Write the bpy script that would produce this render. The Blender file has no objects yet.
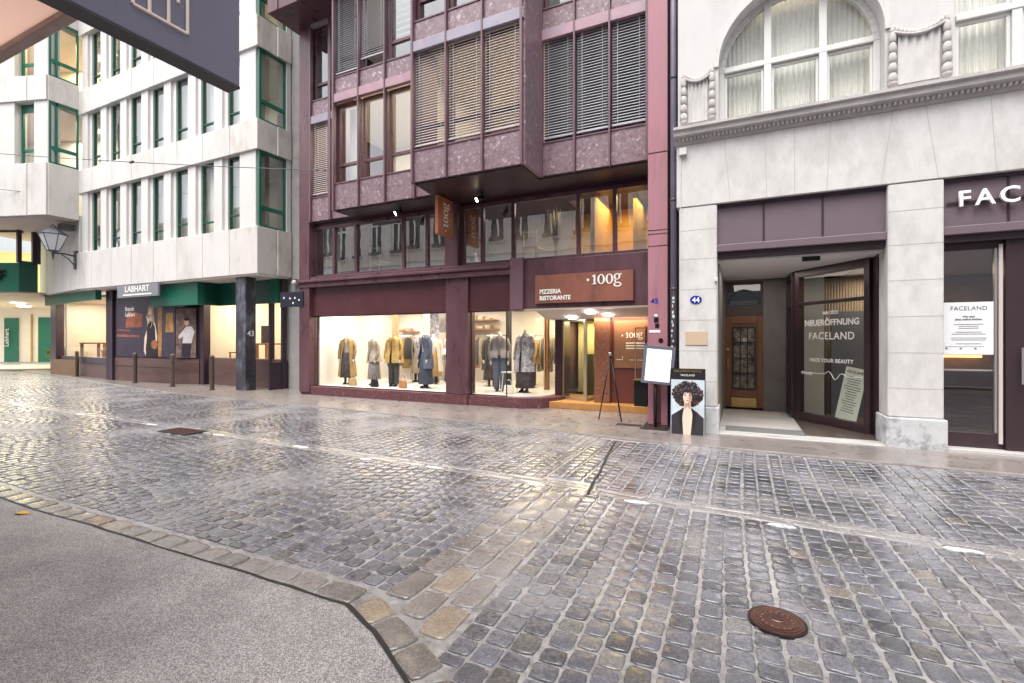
import bpy, bmesh, math, random
from mathutils import Vector, Matrix, noise
random.seed(7)
R = math.radians
S = bpy.context.scene
COL = S.collection
# ------------------------------------------------------------------ camera, sky, sun, exposure
cam = bpy.data.cameras.new('camera'); camo = bpy.data.objects.new('camera', cam); COL.objects.link(camo)
cam.sensor_width = 36; cam.lens = 36 * 476 / 1024; cam.clip_start = .05; cam.clip_end = 600
cam.shift_y = -.001
camo.location = (0, 0, 1.6); camo.rotation_euler = (R(90), 0, math.atan2(.429, .9033))
S.camera = camo
W = bpy.data.worlds.new('World'); S.world = W; W.use_nodes = True
nt = W.node_tree; bg = nt.nodes['Background']
sky = nt.nodes.new('ShaderNodeTexSky'); sky.sky_type = 'NISHITA'; sky.sun_disc = False
sky.sun_elevation = R(62); sky.sun_rotation = R(200); sky.air_density = 1.0; sky.dust_density = 5.0; sky.ozone_density = 1.0
hs = nt.nodes.new('ShaderNodeHueSaturation'); hs.inputs['Saturation'].default_value = .2
nt.links.new(sky.outputs[0], hs.inputs['Color']); nt.links.new(hs.outputs[0], bg.inputs[0])
bg.inputs[1].default_value = .15
sl = bpy.data.lights.new('sun', 'SUN'); sl.energy = 1.3; sl.angle = R(40); sl.color = (1, .97, .93)
so = bpy.data.objects.new('sun', sl); COL.objects.link(so)
so.rotation_euler = (R(24), R(8), 0)
S.view_settings.view_transform = 'Standard'; S.view_settings.look = 'None'
S.view_settings.exposure = 1.08; S.view_settings.gamma = 1
S.render.engine = 'CYCLES'
try:
    S.cycles.max_bounces = 7; S.cycles.sample_clamp_indirect = 6; S.cycles.caustics_reflective = False; S.cycles.caustics_refractive = False
    S.cycles.transparent_max_bounces = 12
except Exception: pass

# ------------------------------------------------------------------ camera-derived measuring helpers (photo survey -> metres on real planes)
s_, c_, F_, H0 = .429, .9033, 476., 340.5
def X(px, Y):
    t = (px - 512) / F_; return Y * (-s_ + c_ * t) / (c_ + s_ * t)
def Z(px, py, Y):
    x = X(px, Y); return 1.6 + (H0 - py) / F_ * (c_ * Y - s_ * x)

# ------------------------------------------------------------------ materials
MATS = {}
def mat(name, col, rough=.6, metal=0, var=.0, vscale=3., bump=0., bscale=40., spec=.5, col2=None, c2lo=.45, c2hi=.6, c2scale=1.5, stretch=(1,1,1), emit=None, es=0., rvar=0., coat=0.):
    if name in MATS: return MATS[name]
    m = bpy.data.materials.new(name); m.use_nodes = True; n = m.node_tree; b = n.nodes['Principled BSDF']; L = n.links
    b.inputs['Base Color'].default_value = (*col, 1); b.inputs['Roughness'].default_value = rough
    b.inputs['Metallic'].default_value = metal; b.inputs['Specular IOR Level'].default_value = spec
    if coat: b.inputs['Coat Weight'].default_value = coat; b.inputs['Coat Roughness'].default_value = .18
    if emit: b.inputs['Emission Color'].default_value = (*emit, 1); b.inputs['Emission Strength'].default_value = es
    g = n.nodes.new('ShaderNodeNewGeometry'); mp = n.nodes.new('ShaderNodeMapping'); mp.inputs['Scale'].default_value = stretch
    L.new(g.outputs['Position'], mp.inputs['Vector'])
    src = None
    if var:
        t = n.nodes.new('ShaderNodeTexNoise'); t.inputs['Scale'].default_value = vscale; t.inputs['Detail'].default_value = 6; t.inputs['Roughness'].default_value = .65
        L.new(mp.outputs[0], t.inputs['Vector'])
        r = n.nodes.new('ShaderNodeValToRGB'); e = r.color_ramp.elements
        e[0].position = .3; e[1].position = .7
        e[0].color = (*[max(0, c*(1-var)) for c in col], 1); e[1].color = (*[min(1, c*(1+var)) for c in col], 1)
        L.new(t.outputs[0], r.inputs[0]); src = r.outputs[0]
        if rvar:
            mr = n.nodes.new('ShaderNodeMapRange'); mr.inputs[1].default_value = .35; mr.inputs[2].default_value = .65
            mr.inputs[3].default_value = max(.03, rough-rvar); mr.inputs[4].default_value = min(1, rough+rvar)
            L.new(t.outputs[0], mr.inputs[0]); L.new(mr.outputs[0], b.inputs['Roughness'])
    if col2:
        t = n.nodes.new('ShaderNodeTexNoise'); t.inputs['Scale'].default_value = c2scale; t.inputs['Detail'].default_value = 9; t.inputs['Roughness'].default_value = .7
        L.new(mp.outputs[0], t.inputs['Vector'])
        r = n.nodes.new('ShaderNodeMapRange'); r.inputs[1].default_value = c2lo; r.inputs[2].default_value = c2hi
        L.new(t.outputs[0], r.inputs[0])
        mx = n.nodes.new('ShaderNodeMix'); mx.data_type = 'RGBA'
        L.new(r.outputs[0], mx.inputs[0])
        if src: L.new(src, mx.inputs[6])
        else: mx.inputs[6].default_value = (*col, 1)
        mx.inputs[7].default_value = (*col2, 1); src = mx.outputs[2]
    if src: L.new(src, b.inputs['Base Color'])
    if bump:
        t = n.nodes.new('ShaderNodeTexNoise'); t.inputs['Scale'].default_value = bscale; t.inputs['Detail'].default_value = 4
        L.new(g.outputs['Position'], t.inputs['Vector'])
        bp = n.nodes.new('ShaderNodeBump'); bp.inputs['Strength'].default_value = bump; bp.inputs['Distance'].default_value = .01
        L.new(t.outputs[0], bp.inputs['Height']); L.new(bp.outputs[0], b.inputs['Normal'])
    MATS[name] = m; return m

def glass_mat(name, tint=(1,1,1), refl=1.0, rough=.0, bump=.0):
    """thin pane: mostly clear, mirror reflection by Fresnel"""
    m = bpy.data.materials.new(name); m.use_nodes = True; n = m.node_tree; L = n.links
    n.nodes.remove(n.nodes['Principled BSDF']); out = n.nodes['Material Output']
    tr = n.nodes.new('ShaderNodeBsdfTransparent'); tr.inputs[0].default_value = (*tint, 1)
    gl = n.nodes.new('ShaderNodeBsdfGlossy'); gl.inputs['Roughness'].default_value = rough; gl.inputs[0].default_value = (.95, .97, 1, 1)
    fr = n.nodes.new('ShaderNodeFresnel'); fr.inputs[0].default_value = 1.5
    bf = n.nodes.new('ShaderNodeNewGeometry'); io = n.nodes.new('ShaderNodeMapRange'); io.inputs[3].default_value = 1.5; io.inputs[4].default_value = 1/1.5
    L.new(bf.outputs['Backfacing'], io.inputs[0]); L.new(io.outputs[0], fr.inputs[0])
    mm = n.nodes.new('ShaderNodeMath'); mm.operation = 'MULTIPLY'; mm.inputs[1].default_value = refl; mm.use_clamp = True
    L.new(fr.outputs[0], mm.inputs[0])
    mx = n.nodes.new('ShaderNodeMixShader'); L.new(mm.outputs[0], mx.inputs[0]); L.new(tr.outputs[0], mx.inputs[1]); L.new(gl.outputs[0], mx.inputs[2])
    L.new(mx.outputs[0], out.inputs[0])
    g = n.nodes.new('ShaderNodeNewGeometry'); t = n.nodes.new('ShaderNodeTexNoise'); t.inputs['Scale'].default_value = 1.1
    L.new(g.outputs['Position'], t.inputs['Vector'])
    bp = n.nodes.new('ShaderNodeBump'); bp.inputs['Strength'].default_value = .08; bp.inputs['Distance'].default_value = .02
    L.new(t.outputs[0], bp.inputs['Height']); L.new(bp.outputs[0], gl.inputs['Normal']); 
    MATS[name] = m; return m

def granite(name, base, light, dark, scale=30., rough=.45):
    m = bpy.data.materials.new(name); m.use_nodes = True; n = m.node_tree; b = n.nodes['Principled BSDF']; L = n.links
    g = n.nodes.new('ShaderNodeNewGeometry')
    oi = n.nodes.new('ShaderNodeObjectInfo'); sm = n.nodes.new('ShaderNodeMath'); sm.operation = 'MULTIPLY'; sm.inputs[1].default_value = 30; L.new(oi.outputs['Random'], sm.inputs[0])
    va = n.nodes.new('ShaderNodeVectorMath'); va.operation = 'ADD'; L.new(g.outputs['Position'], va.inputs[0]); L.new(sm.outputs[0], va.inputs[1])
    t = n.nodes.new('ShaderNodeTexNoise'); t.inputs['Scale'].default_value = scale; t.inputs['Detail'].default_value = 5; t.inputs['Roughness'].default_value = .8
    L.new(va.outputs[0], t.inputs['Vector'])
    r = n.nodes.new('ShaderNodeValToRGB'); e = r.color_ramp.elements
    e[0].position = .33; e[0].color = (*dark, 1); e[1].position = .70; e[1].color = (*light, 1)
    a = e.new(.45); a.color = (*base, 1); a = e.new(.56); a.color = (*[x*1.1 for x in base], 1); a = e.new(.63); a.color = (*[(x+y)/2 for x, y in zip(base, light)], 1)
    L.new(t.outputs[0], r.inputs[0])
    # sparse pale quartz flecks and veins
    t2 = n.nodes.new('ShaderNodeTexNoise'); t2.inputs['Scale'].default_value = scale*.35; t2.inputs['Detail'].default_value = 8; t2.inputs['Roughness'].default_value = .75; t2.inputs['Distortion'].default_value = 1.8
    L.new(va.outputs[0], t2.inputs['Vector'])
    mr = n.nodes.new('ShaderNodeMapRange'); mr.inputs[1].default_value = .585; mr.inputs[2].default_value = .66
    L.new(t2.outputs[0], mr.inputs[0])
    mx = n.nodes.new('ShaderNodeMix'); mx.data_type = 'RGBA'; mx.inputs[7].default_value = (*[min(1, x*1.15) for x in light], 1)
    L.new(mr.outputs[0], mx.inputs[0]); L.new(r.outputs[0], mx.inputs[6]); L.new(mx.outputs[2], b.inputs['Base Color'])
    b.inputs['Roughness'].default_value = rough
    MATS[name] = m; return m

def emis(name, col, st):
    m = bpy.data.materials.new(name); m.use_nodes = True; b = m.node_tree.nodes['Principled BSDF']
    b.inputs['Base Color'].default_value = (.8, .8, .8, 1); b.inputs['Emission Color'].default_value = (*col, 1); b.inputs['Emission Strength'].default_value = st
    MATS[name] = m; return m

white_conc = mat('white_panel', (.64, .615, .595), .8, var=.07, vscale=1.2, col2=(.46, .42, .385), c2lo=.52, c2hi=.78, c2scale=1.1, stretch=(1, 1, .35), bump=.15, bscale=60)
white_pier = mat('white_pier', (.64, .62, .60), .8, var=.05, vscale=1.5, bump=.12, bscale=60, stretch=(1,1,.3))
white_end = mat('stained_panel', (.64, .60, .57), .8, var=.06, vscale=1.2, col2=(.36, .31, .25), c2lo=.5, c2hi=.72, c2scale=.8, stretch=(1.4, 1.4, .5), bump=.15)
grey_wall = mat('grey_render', (.34, .33, .32), .85, var=.12, vscale=2, col2=(.2, .19, .18), c2lo=.55, c2hi=.75, bump=.3, bscale=30)
green_m = mat('green_metal', (.012, .135, .085), .35, var=.1, vscale=1.)
green_d = mat('dark_green_metal', (.006, .075, .05), .3)
purple = mat('purple_paint', (.105, .046, .057), .35, var=.22, vscale=2.5, rvar=.12, col2=(.17, .09, .11), c2lo=.52, c2hi=.75, stretch=(1, 1, .3), bump=.04, bscale=15)
purple_fin = mat('purple_fin', (.165, .09, .112), .35, var=.1)
purple_dark = mat('dark_purple_metal', (.04, .012, .02), .35, var=.15)
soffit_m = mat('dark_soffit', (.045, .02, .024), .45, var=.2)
pink = mat('faded_pink_paint', (.35, .155, .185), .5, var=.09, vscale=1.6, col2=(.22, .10, .125), c2lo=.53, c2hi=.74, c2scale=4, stretch=(1, 1, .12), rvar=.15)
pinkband = mat('weathered_pink_band', (.38, .23, .27), .5, var=.15, vscale=3, col2=(.30, .27, .34), c2lo=.48, c2hi=.6, c2scale=.45)
greyband = mat('weathered_grey_band', (.30, .27, .33), .5, var=.15, vscale=3, col2=(.34, .12, .16), c2lo=.57, c2hi=.66, c2scale=.6)
gran = granite('purple_granite', (.205, .135, .155), (.52, .44, .46), (.11, .06, .075), 11, .35)
gran2 = granite('dark_red_granite', (.11, .04, .045), (.35, .2, .22), (.05, .015, .02), 22, .3)
gran3 = granite('orange_granite', (.19, .075, .04), (.34, .19, .13), (.07, .025, .015), 16, .3)
lime = mat('limestone', (.62, .60, .585), .8, var=.06, vscale=9, col2=(.49, .47, .455), c2lo=.46, c2hi=.68, c2scale=2.2, stretch=(1, 1, .5), bump=.15, bscale=50)
lime_base = mat('grey_marble_base', (.56, .56, .57), .6, var=.12, vscale=4, col2=(.27, .27, .29), c2lo=.5, c2hi=.65, c2scale=5, bump=.2, bscale=50)
lime_dark = mat('weathered_limestone', (.50, .47, .455), .85, var=.14, vscale=6, col2=(.32, .29, .28), c2lo=.5, c2hi=.75, c2scale=3, bump=.4, bscale=60)
plaster = mat('white_plaster', (.60, .585, .575), .85, var=.05, vscale=1.5, col2=(.50, .475, .46), c2lo=.55, c2hi=.75, c2scale=.9, stretch=(1, 1, .4), bump=.15, bscale=90)
whitewood = mat('white_window_paint', (.66, .65, .63), .45, var=.03)
bronze = mat('bronze_metal', (.055, .033, .038), .35, .3, var=.1)
mauve = mat('mauve_panel', (.15, .108, .128), .5, var=.06, vscale=3)
cream = mat('cream_wall', (.78, .75, .68), .8, var=.03)
cream2 = mat('pale_ceiling', (.72, .66, .62), .8)
amber = mat('amber_wall', (.60, .36, .07), .7, var=.15)
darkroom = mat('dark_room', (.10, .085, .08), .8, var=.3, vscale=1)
woodf = mat('wood_floor', (.28, .16, .08), .4, var=.2, vscale=5)
oak = mat('orange_oak', (.42, .19, .07), .4, var=.2, vscale=6, stretch=(1, 1, .2))
doorwood = mat('brown_door_wood', (.17, .068, .028), .4, var=.25, vscale=8, stretch=(1, 1, .12))
brass = mat('brass', (.55, .36, .13), .35, .8, var=.15)
copper = mat('rusty_copper_sheet', (.25, .09, .06), .55, .1, var=.18, vscale=2.5, stretch=(1, 1, .4), col2=(.15, .055, .04), c2lo=.5, c2hi=.7, c2scale=2.2)
orange = mat('orange_sign_sheet', (.40, .125, .055), .45, var=.15, vscale=3)
letter = mat('cream_lettering', (.85, .82, .76), .5)
white_l = mat('white_lettering', (.93, .92, .92), .4)
black_m = mat('black_metal', (.015, .014, .014), .35, .4)
dark_grey = mat('dark_grey_paint', (.06, .062, .075), .4, var=.1)
blindm = mat('aluminium_blind', (.42, .415, .45), .45, .2)
blindl = mat('pale_blind', (.46, .41, .42), .5)
curtain = mat('sheer_curtain', (.86, .85, .80), .9, var=.03, vscale=2)
paper = mat('white_paper', (.80, .80, .82), .6)
ink = mat('grey_print', (.10, .09, .10), .7)
signblue = mat('blue_enamel', (.01, .03, .30), .25)
panel_sign = mat('anthracite_sign_face', (.17, .155, .215), .45, var=.05, vscale=4)
panel_edge = mat('dark_sign_edge', (.028, .02, .026), .45, var=.3, vscale=9, stretch=(1, .3, 1))
goldline = mat('pale_gold_line', (.95, .80, .68), .4)
canopy_m = mat('beige_canopy', (.84, .70, .64), .7, var=.05, vscale=1.5)
n = canopy_m.node_tree; tl = n.nodes.new('ShaderNodeBsdfTranslucent'); tl.inputs[0].default_value = (.85, .68, .60, 1); ms = n.nodes.new('ShaderNodeMixShader'); ms.inputs[0].default_value = .8
n.links.new(n.nodes['Principled BSDF'].outputs[0], ms.inputs[1]); n.links.new(tl.outputs[0], ms.inputs[2]); n.links.new(ms.outputs[0], n.nodes['Material Output'].inputs[0])
canopy_t = mat('canopy_trim', (.40, .29, .25), .6, var=.2, vscale=6)
darkmarble = mat('dark_marble', (.06, .055, .07), .3, var=.4, vscale=3, col2=(.17, .2, .24), c2lo=.5, c2hi=.66, c2scale=3.0, stretch=(1, 1, .5))
brownclad = mat('brown_cladding', (.125, .07, .062), .4, var=.2, vscale=2, stretch=(.3, .3, 1), col2=(.085, .045, .04), c2lo=.5, c2hi=.6)
darkplinth = mat('dark_plinth', (.045, .025, .04), .35, var=.2)
bollm = mat('bollard_bronze', (.10, .075, .065), .45, .3, var=.2, vscale=8)
pave = mat('pavement_asphalt', (.205, .18, .17), .4, var=.14, vscale=5, col2=(.25, .22, .205), c2lo=.45, c2hi=.65, c2scale=.9, bump=.25, bscale=120, rvar=.17, coat=.6)
rust = mat('rusty_iron', (.10, .042, .03), .55, .4, var=.35, vscale=20, bump=.4, bscale=80)
irondark = mat('dark_iron', (.045, .03, .028), .5, .5, var=.3, vscale=12)
leafy = mat('leaf_green', (.09, .16, .03), .6, var=.3, vscale=8)
pampas = mat('dry_grass', (.55, .47, .30), .8, var=.2)
yleaf = mat('yellow_leaf', (.75, .45, .04), .6)
skin = mat('print_skin', (.62, .40, .28), .5)
skin_l = mat('print_skin_light', (.78, .58, .47), .5)
G_clear = glass_mat('clear_pane', (.96, .97, .96), 1.0)
G_refl = glass_mat('reflective_pane', (.75, .78, .78), 4.0)
G_off = glass_mat('office_pane', (.85, .88, .88), 3.0)
G_mezz = glass_mat('mezzanine_pane', (.85, .87, .87), 12.0)
G_dark = glass_mat('tinted_pane', (.32, .34, .36), 2.4)
E_warm = emis('warm_lamp', (1, .82, .55), 14)
E_white = emis('white_lamp', (1, .95, .88), 14)

# ------------------------------------------------------------------ mesh helpers
def ellpts(cx, cz, rx, rz, n=24): return [(cx+rx*math.cos(2*math.pi*k/n), cz+rz*math.sin(2*math.pi*k/n)) for k in range(n)]
def hundred(mb, o, u, v, nrm, h, th=.006):
    '''slab serif 100g drawn from polygons; o origin, u/v unit directions, nrm towards the reader'''
    o, u, v, nrm = Vector(o), Vector(u), Vector(v), Vector(nrm)
    def P(a, b, k=0): p = o + u*a*h + v*b*h + nrm*(th*k); return tuple(p)
    def poly(pl):
        n = len(pl); mb.add([P(a, b) for a, b in pl]+[P(a, b, 1) for a, b in pl], [tuple(range(n))[::-1], tuple(range(n, 2*n))]+[(i, (i+1) % n, (i+1) % n+n, i+n) for i in range(n)])
    def ringp(cx, cz, rx, rz, ix, iz):
        A, B = ellpts(cx, cz, rx, rz), ellpts(cx, cz, ix, iz)
        for i in range(24): j = (i+1) % 24; poly([B[i], A[i], A[j], B[j]])
    poly([(.17, .07), (.36, .07), (.36, 1.0), (.28, 1.0), (.17, .95)]); poly([(.02, 0), (.51, 0), (.51, .07), (.02, .07)]); poly([(.02, .82), (.17, .80), (.17, .95), (.02, .90)])
    ringp(.97, .49, .40, .52, .20, .43); ringp(1.83, .49, .40, .52, .20, .43)
    ringp(2.62, .68, .34, .33, .15, .24); ringp(2.66, -.12, .42, .25, .26, .13)
    poly([(2.36, .36), (2.52, .36), (2.50, .12), (2.34, .16)]); poly([(2.84, .92), (3.10, 1.02), (3.08, .86), (2.92, .82)])

class MB:
    def __init__(s): s.v = []; s.f = []; s.M = None
    def add(s, vs, fs):
        o = len(s.v)
        for p in vs:
            s.v.append(tuple(s.M @ Vector(p)) if s.M else tuple(p))
        s.f += [tuple(i + o for i in f) for f in fs]; return s
    def box(s, x0, x1, y0, y1, z0, z1):
        return s.add([(x0,y0,z0),(x1,y0,z0),(x1,y1,z0),(x0,y1,z0),(x0,y0,z1),(x1,y0,z1),(x1,y1,z1),(x0,y1,z1)],
                     [(0,3,2,1),(4,5,6,7),(0,1,5,4),(1,2,6,5),(2,3,7,6),(3,0,4,7)])
    def prism(s, poly, z0, z1):
        n = len(poly)
        return s.add([(x,y,z0) for x,y in poly] + [(x,y,z1) for x,y in poly],
                     [tuple(range(n))[::-1], tuple(range(n, 2*n))] + [(i,(i+1)%n,(i+1)%n+n,i+n) for i in range(n)])
    def slab(s, poly, y0, y1):      # polygon in XZ, extruded along Y
        n = len(poly)
        return s.add([(x,y0,z) for x,z in poly] + [(x,y1,z) for x,z in poly],
                     [tuple(range(n)), tuple(range(n, 2*n))[::-1]] + [(i,i+n,(i+1)%n+n,(i+1)%n) for i in range(n)])
    def quad(s, a, b, c, d): return s.add([a,b,c,d], [(0,1,2,3)])
    def loft(s, rings, cap=True):
        n = len(rings[0]); vs = [p for r in rings for p in r]; fs = []
        for k in range(len(rings)-1):
            for i in range(n):
                j = (i+1) % n; fs.append((k*n+i, k*n+j, (k+1)*n+j, (k+1)*n+i))
        if cap: fs.append(tuple(range(n))[::-1]); fs.append(tuple(range((len(rings)-1)*n, len(rings)*n)))
        return s.add(vs, fs)
    def tube(s, pts, rad, n=8, cap=True):
        rings = []; pts = [Vector(p) for p in pts]
        if not hasattr(rad, '__len__'): rad = [rad]*len(pts)
        for i, p in enumerate(pts):
            d = (pts[min(i+1, len(pts)-1)] - pts[max(i-1, 0)]).normalized()
            a = d.cross(Vector((0,0,1))); a = a.normalized() if a.length > .05 else Vector((1,0,0)); b = d.cross(a).normalized()
            rings.append([tuple(p + rad[i]*(math.cos(2*math.pi*k/n)*a + math.sin(2*math.pi*k/n)*b)) for k in range(n)])
        return s.loft(rings, cap)
    def rings(s, cx, cy, prof, n=16):      # prof: (z, rx, ry[, dx, dy])
        rr = []
        for q in prof:
            z, rx, ry = q[:3]; dx, dy = (q[3], q[4]) if len(q) > 3 else (0, 0)
            rr.append([(cx+dx+rx*math.cos(2*math.pi*k/n), cy+dy+ry*math.sin(2*math.pi*k/n), z) for k in range(n)])
        return s.loft(rr)

def setp(o, label=None, cat=None, group=None, kind=None):
    if label: o['label'] = label
    if cat: o['category'] = cat
    if group: o['group'] = group
    if kind: o['kind'] = kind
    return o
ORG = {}
def link(name, me, m, parent=None, smooth=False, bevel=0):
    if m: me.materials.append(m)
    o = bpy.data.objects.new(name, me); COL.objects.link(o)
    if parent:
        me.transform(Matrix.Translation(-ORG.get(parent.name, Vector((0,0,0))))); o.parent = parent; 
        ORG[o.name] = ORG.get(parent.name, Vector((0,0,0)))
    else: ORG[o.name] = Vector((0,0,0))
    if smooth: me.polygons.foreach_set('use_smooth', [True]*len(me.polygons))
    if bevel:
        b = o.modifiers.new('bevel', 'BEVEL'); b.width = bevel; b.segments = 2; b.limit_method = 'ANGLE'; b.angle_limit = R(40)
    return o
def obj(name, mb, m, parent=None, smooth=False, bevel=0):
    me = bpy.data.meshes.new(name); me.from_pydata(mb.v, [], mb.f)
    bm = bmesh.new(); bm.from_mesh(me); bmesh.ops.recalc_face_normals(bm, faces=bm.faces); bm.to_mesh(me); bm.free()
    return link(name, me, m, parent, smooth, bevel)
def boxo(name, b, m, parent=None, bevel=0): return obj(name, MB().box(*b), m, parent, bevel=bevel)
def thing(name, loc, label, cat, group=None):
    o = bpy.data.objects.new(name, None); COL.objects.link(o); o.location = loc; o.empty_display_size = .2
    ORG[o.name] = Vector(loc); setp(o, label, cat, group); return o
def text(name, body, size, at, m, parent=None, xd=(1,0,0), yd=(0,0,1), off=0., ext=.004, align='LEFT', sx=1., space=1.):
    cu = bpy.data.curves.new(name, 'FONT'); cu.body = body; cu.size = size; cu.extrude = ext; cu.offset = off; cu.align_x = align; cu.resolution_u = 3; cu.space_character = space
    to = bpy.data.objects.new(name, cu); COL.objects.link(to)
    me = bpy.data.meshes.new_from_object(to.evaluated_get(bpy.context.evaluated_depsgraph_get()))
    bpy.data.objects.remove(to); bpy.data.curves.remove(cu)
    xd, yd = Vector(xd), Vector(yd); zd = xd.cross(yd)
    M = Matrix((( xd.x*sx, yd.x, zd.x, at[0]), (xd.y*sx, yd.y, zd.y, at[1]), (xd.z*sx, yd.z, zd.z, at[2]), (0,0,0,1)))
    me.transform(M); me.materials.clear()
    return link(name, me, m, parent)
def area(loc, sx, sy, power, col=(1, .85, .65), rot=(0,0,0)):
    l = bpy.data.lights.new('lamp_light', 'AREA'); l.shape = 'RECTANGLE'; l.size = sx; l.size_y = sy; l.energy = power; l.color = col
    o = bpy.data.objects.new('lamp_light', l); COL.objects.link(o); o.location = loc; o.rotation_euler = rot; return o
def disc(cx, cz, y, r, n=16, rz=None): return [(cx + r*math.cos(2*math.pi*k/n), cz + (rz or r)*math.sin(2*math.pi*k/n)) for k in range(n)]

# ------------------------------------------------------------------ ground
def interp(pl, x):
    pl = sorted(pl)
    if x <= pl[0][0]: return pl[0][1]
    for (a, b), (c, d) in zip(pl, pl[1:]):
        if x <= c: return b + (d-b)*(x-a)/(c-a)
    return pl[-1][1]
CURB = [(12, 7.6), (1.5, 7.62), (-1.5, 7.68), (-3.9, 7.98), (-6.5, 8.1), (-10.2, 8.32), (-15.7, 8.62), (-21.7, 9.55), (-26.5, 10.5), (-38.8, 12.3), (-60, 17)]
GUT = [(12, 4.5), (1.5, 4.84), (-1, 4.92), (-2.1, 5.03), (-6, 5.14), (-8.7, 5.3), (-17, 5.48), (-60, 8)]
NEAR = [(-60, 3.0), (-6.5, 2.1), (-4.2, 2.13), (-2.25, 2.15), (-2.08, 2.14), (-1.79, 1.99), (-1.38, 1.78), (-1.0, 1.35), (-.6, .75), (-.3, 0), (12, -1.5)]
curb = lambda x: interp(CURB, x); gut = lambda x: interp(GUT, x); near = lambda x: interp(NEAR, x)

g = mat('ground_base', (.12, .11, .10), .9)
setp(boxo('ground', (-150, 150, -60, 120, -.3, -.06), g), kind='structure')

# mortar bed under the setts
bedm = mat('sandy_mortar', (.37, .35, .345), .45, var=.35, vscale=14, col2=(.19, .178, .175), c2lo=.5, c2hi=.65, c2scale=5, bump=1.0, bscale=110, rvar=.25, coat=.8)
bed = MB(); xs = [-60 + i*.75 for i in range(97)]
for a, b in zip(xs, xs[1:]):
    bed.quad((a, near(a)-1.2, -.003), (b, near(b)-1.2, -.003), (b, curb(b)+.1, -.003), (a, curb(a)+.1, -.003))
setp(obj('road_mortar', bed, bedm), kind='structure')

# setts: real stones with rounded tops, one mesh
settm = bpy.data.materials.new('wet_sett_stone'); settm.use_nodes = True
n = settm.node_tree; b = n.nodes['Principled BSDF']; L = n.links
at = n.nodes.new('ShaderNodeAttribute'); at.attribute_name = 'tone'
gg = n.nodes.new('ShaderNodeNewGeometry')
t1 = n.nodes.new('ShaderNodeTexNoise'); t1.inputs['Scale'].default_value = 85; t1.inputs['Detail'].default_value = 6; t1.inputs['Roughness'].default_value = .75
L.new(gg.outputs['Position'], t1.inputs['Vector'])
t2 = n.nodes.new('ShaderNodeTexNoise'); t2.inputs['Scale'].default_value = .9; t2.inputs['Detail'].default_value = 5
L.new(gg.outputs['Position'], t2.inputs['Vector'])
mr = n.nodes.new('ShaderNodeMapRange'); mr.inputs[1].default_value = .3; mr.inputs[2].default_value = .7; mr.inputs[3].default_value = .4; mr.inputs[4].default_value = 2.0
L.new(t1.outputs[0], mr.inputs[0])
vm = n.nodes.new('ShaderNodeVectorMath'); vm.operation = 'SCALE'; L.new(at.outputs['Color'], vm.inputs[0]); L.new(mr.outputs[0], vm.inputs['Scale'])
# pale dry film / worn patches
t3 = n.nodes.new('ShaderNodeTexNoise'); t3.inputs['Scale'].default_value = 26; t3.inputs['Detail'].default_value = 9; t3.inputs['Roughness'].default_value = .9
L.new(gg.outputs['Position'], t3.inputs['Vector'])
ad = n.nodes.new('ShaderNodeMath'); ad.operation = 'ADD'; L.new(t3.outputs[0], ad.inputs[0]); L.new(t2.outputs[0], ad.inputs[1])
m3 = n.nodes.new('ShaderNodeMapRange'); m3.inputs[1].default_value = .96; m3.inputs[2].default_value = 1.26; m3.inputs[4].default_value = .7
L.new(ad.outputs[0], m3.inputs[0])
mx = n.nodes.new('ShaderNodeMix'); mx.data_type = 'RGBA'; mx.inputs[7].default_value = (.36, .34, .345, 1)
L.new(m3.outputs[0], mx.inputs[0]); L.new(vm.outputs[0], mx.inputs[6]); L.new(mx.outputs[2], b.inputs['Base Color'])
m4 = n.nodes.new('ShaderNodeMapRange'); m4.inputs[1].default_value = .8; m4.inputs[2].default_value = 1.25; m4.inputs[3].default_value = .10; m4.inputs[4].default_value = .42
L.new(ad.outputs[0], m4.inputs[0]); L.new(m4.outputs[0], b.inputs['Roughness'])
m6 = n.nodes.new('ShaderNodeMapRange'); m6.inputs[1].default_value = .85; m6.inputs[2].default_value = 1.2; m6.inputs[3].default_value = 1.0; m6.inputs[4].default_value = .35; L.new(ad.outputs[0], m6.inputs[0]); L.new(m6.outputs[0], b.inputs['Coat Weight']); b.inputs['Coat Roughness'].default_value = .17; b.inputs['Coat IOR'].default_value = 1.55
bp = n.nodes.new('ShaderNodeBump'); bp.inputs['Strength'].default_value = .6; bp.inputs['Distance'].default_value = .0035
t5 = n.nodes.new('ShaderNodeTexNoise'); t5.inputs['Scale'].default_value = 34; t5.inputs['Detail'].default_value = 8; t5.inputs['Roughness'].default_value = .62
L.new(gg.outputs['Position'], t5.inputs['Vector']); L.new(t5.outputs[0], bp.inputs['Height']); L.new(bp.outputs[0], b.inputs['Normal'])

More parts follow.
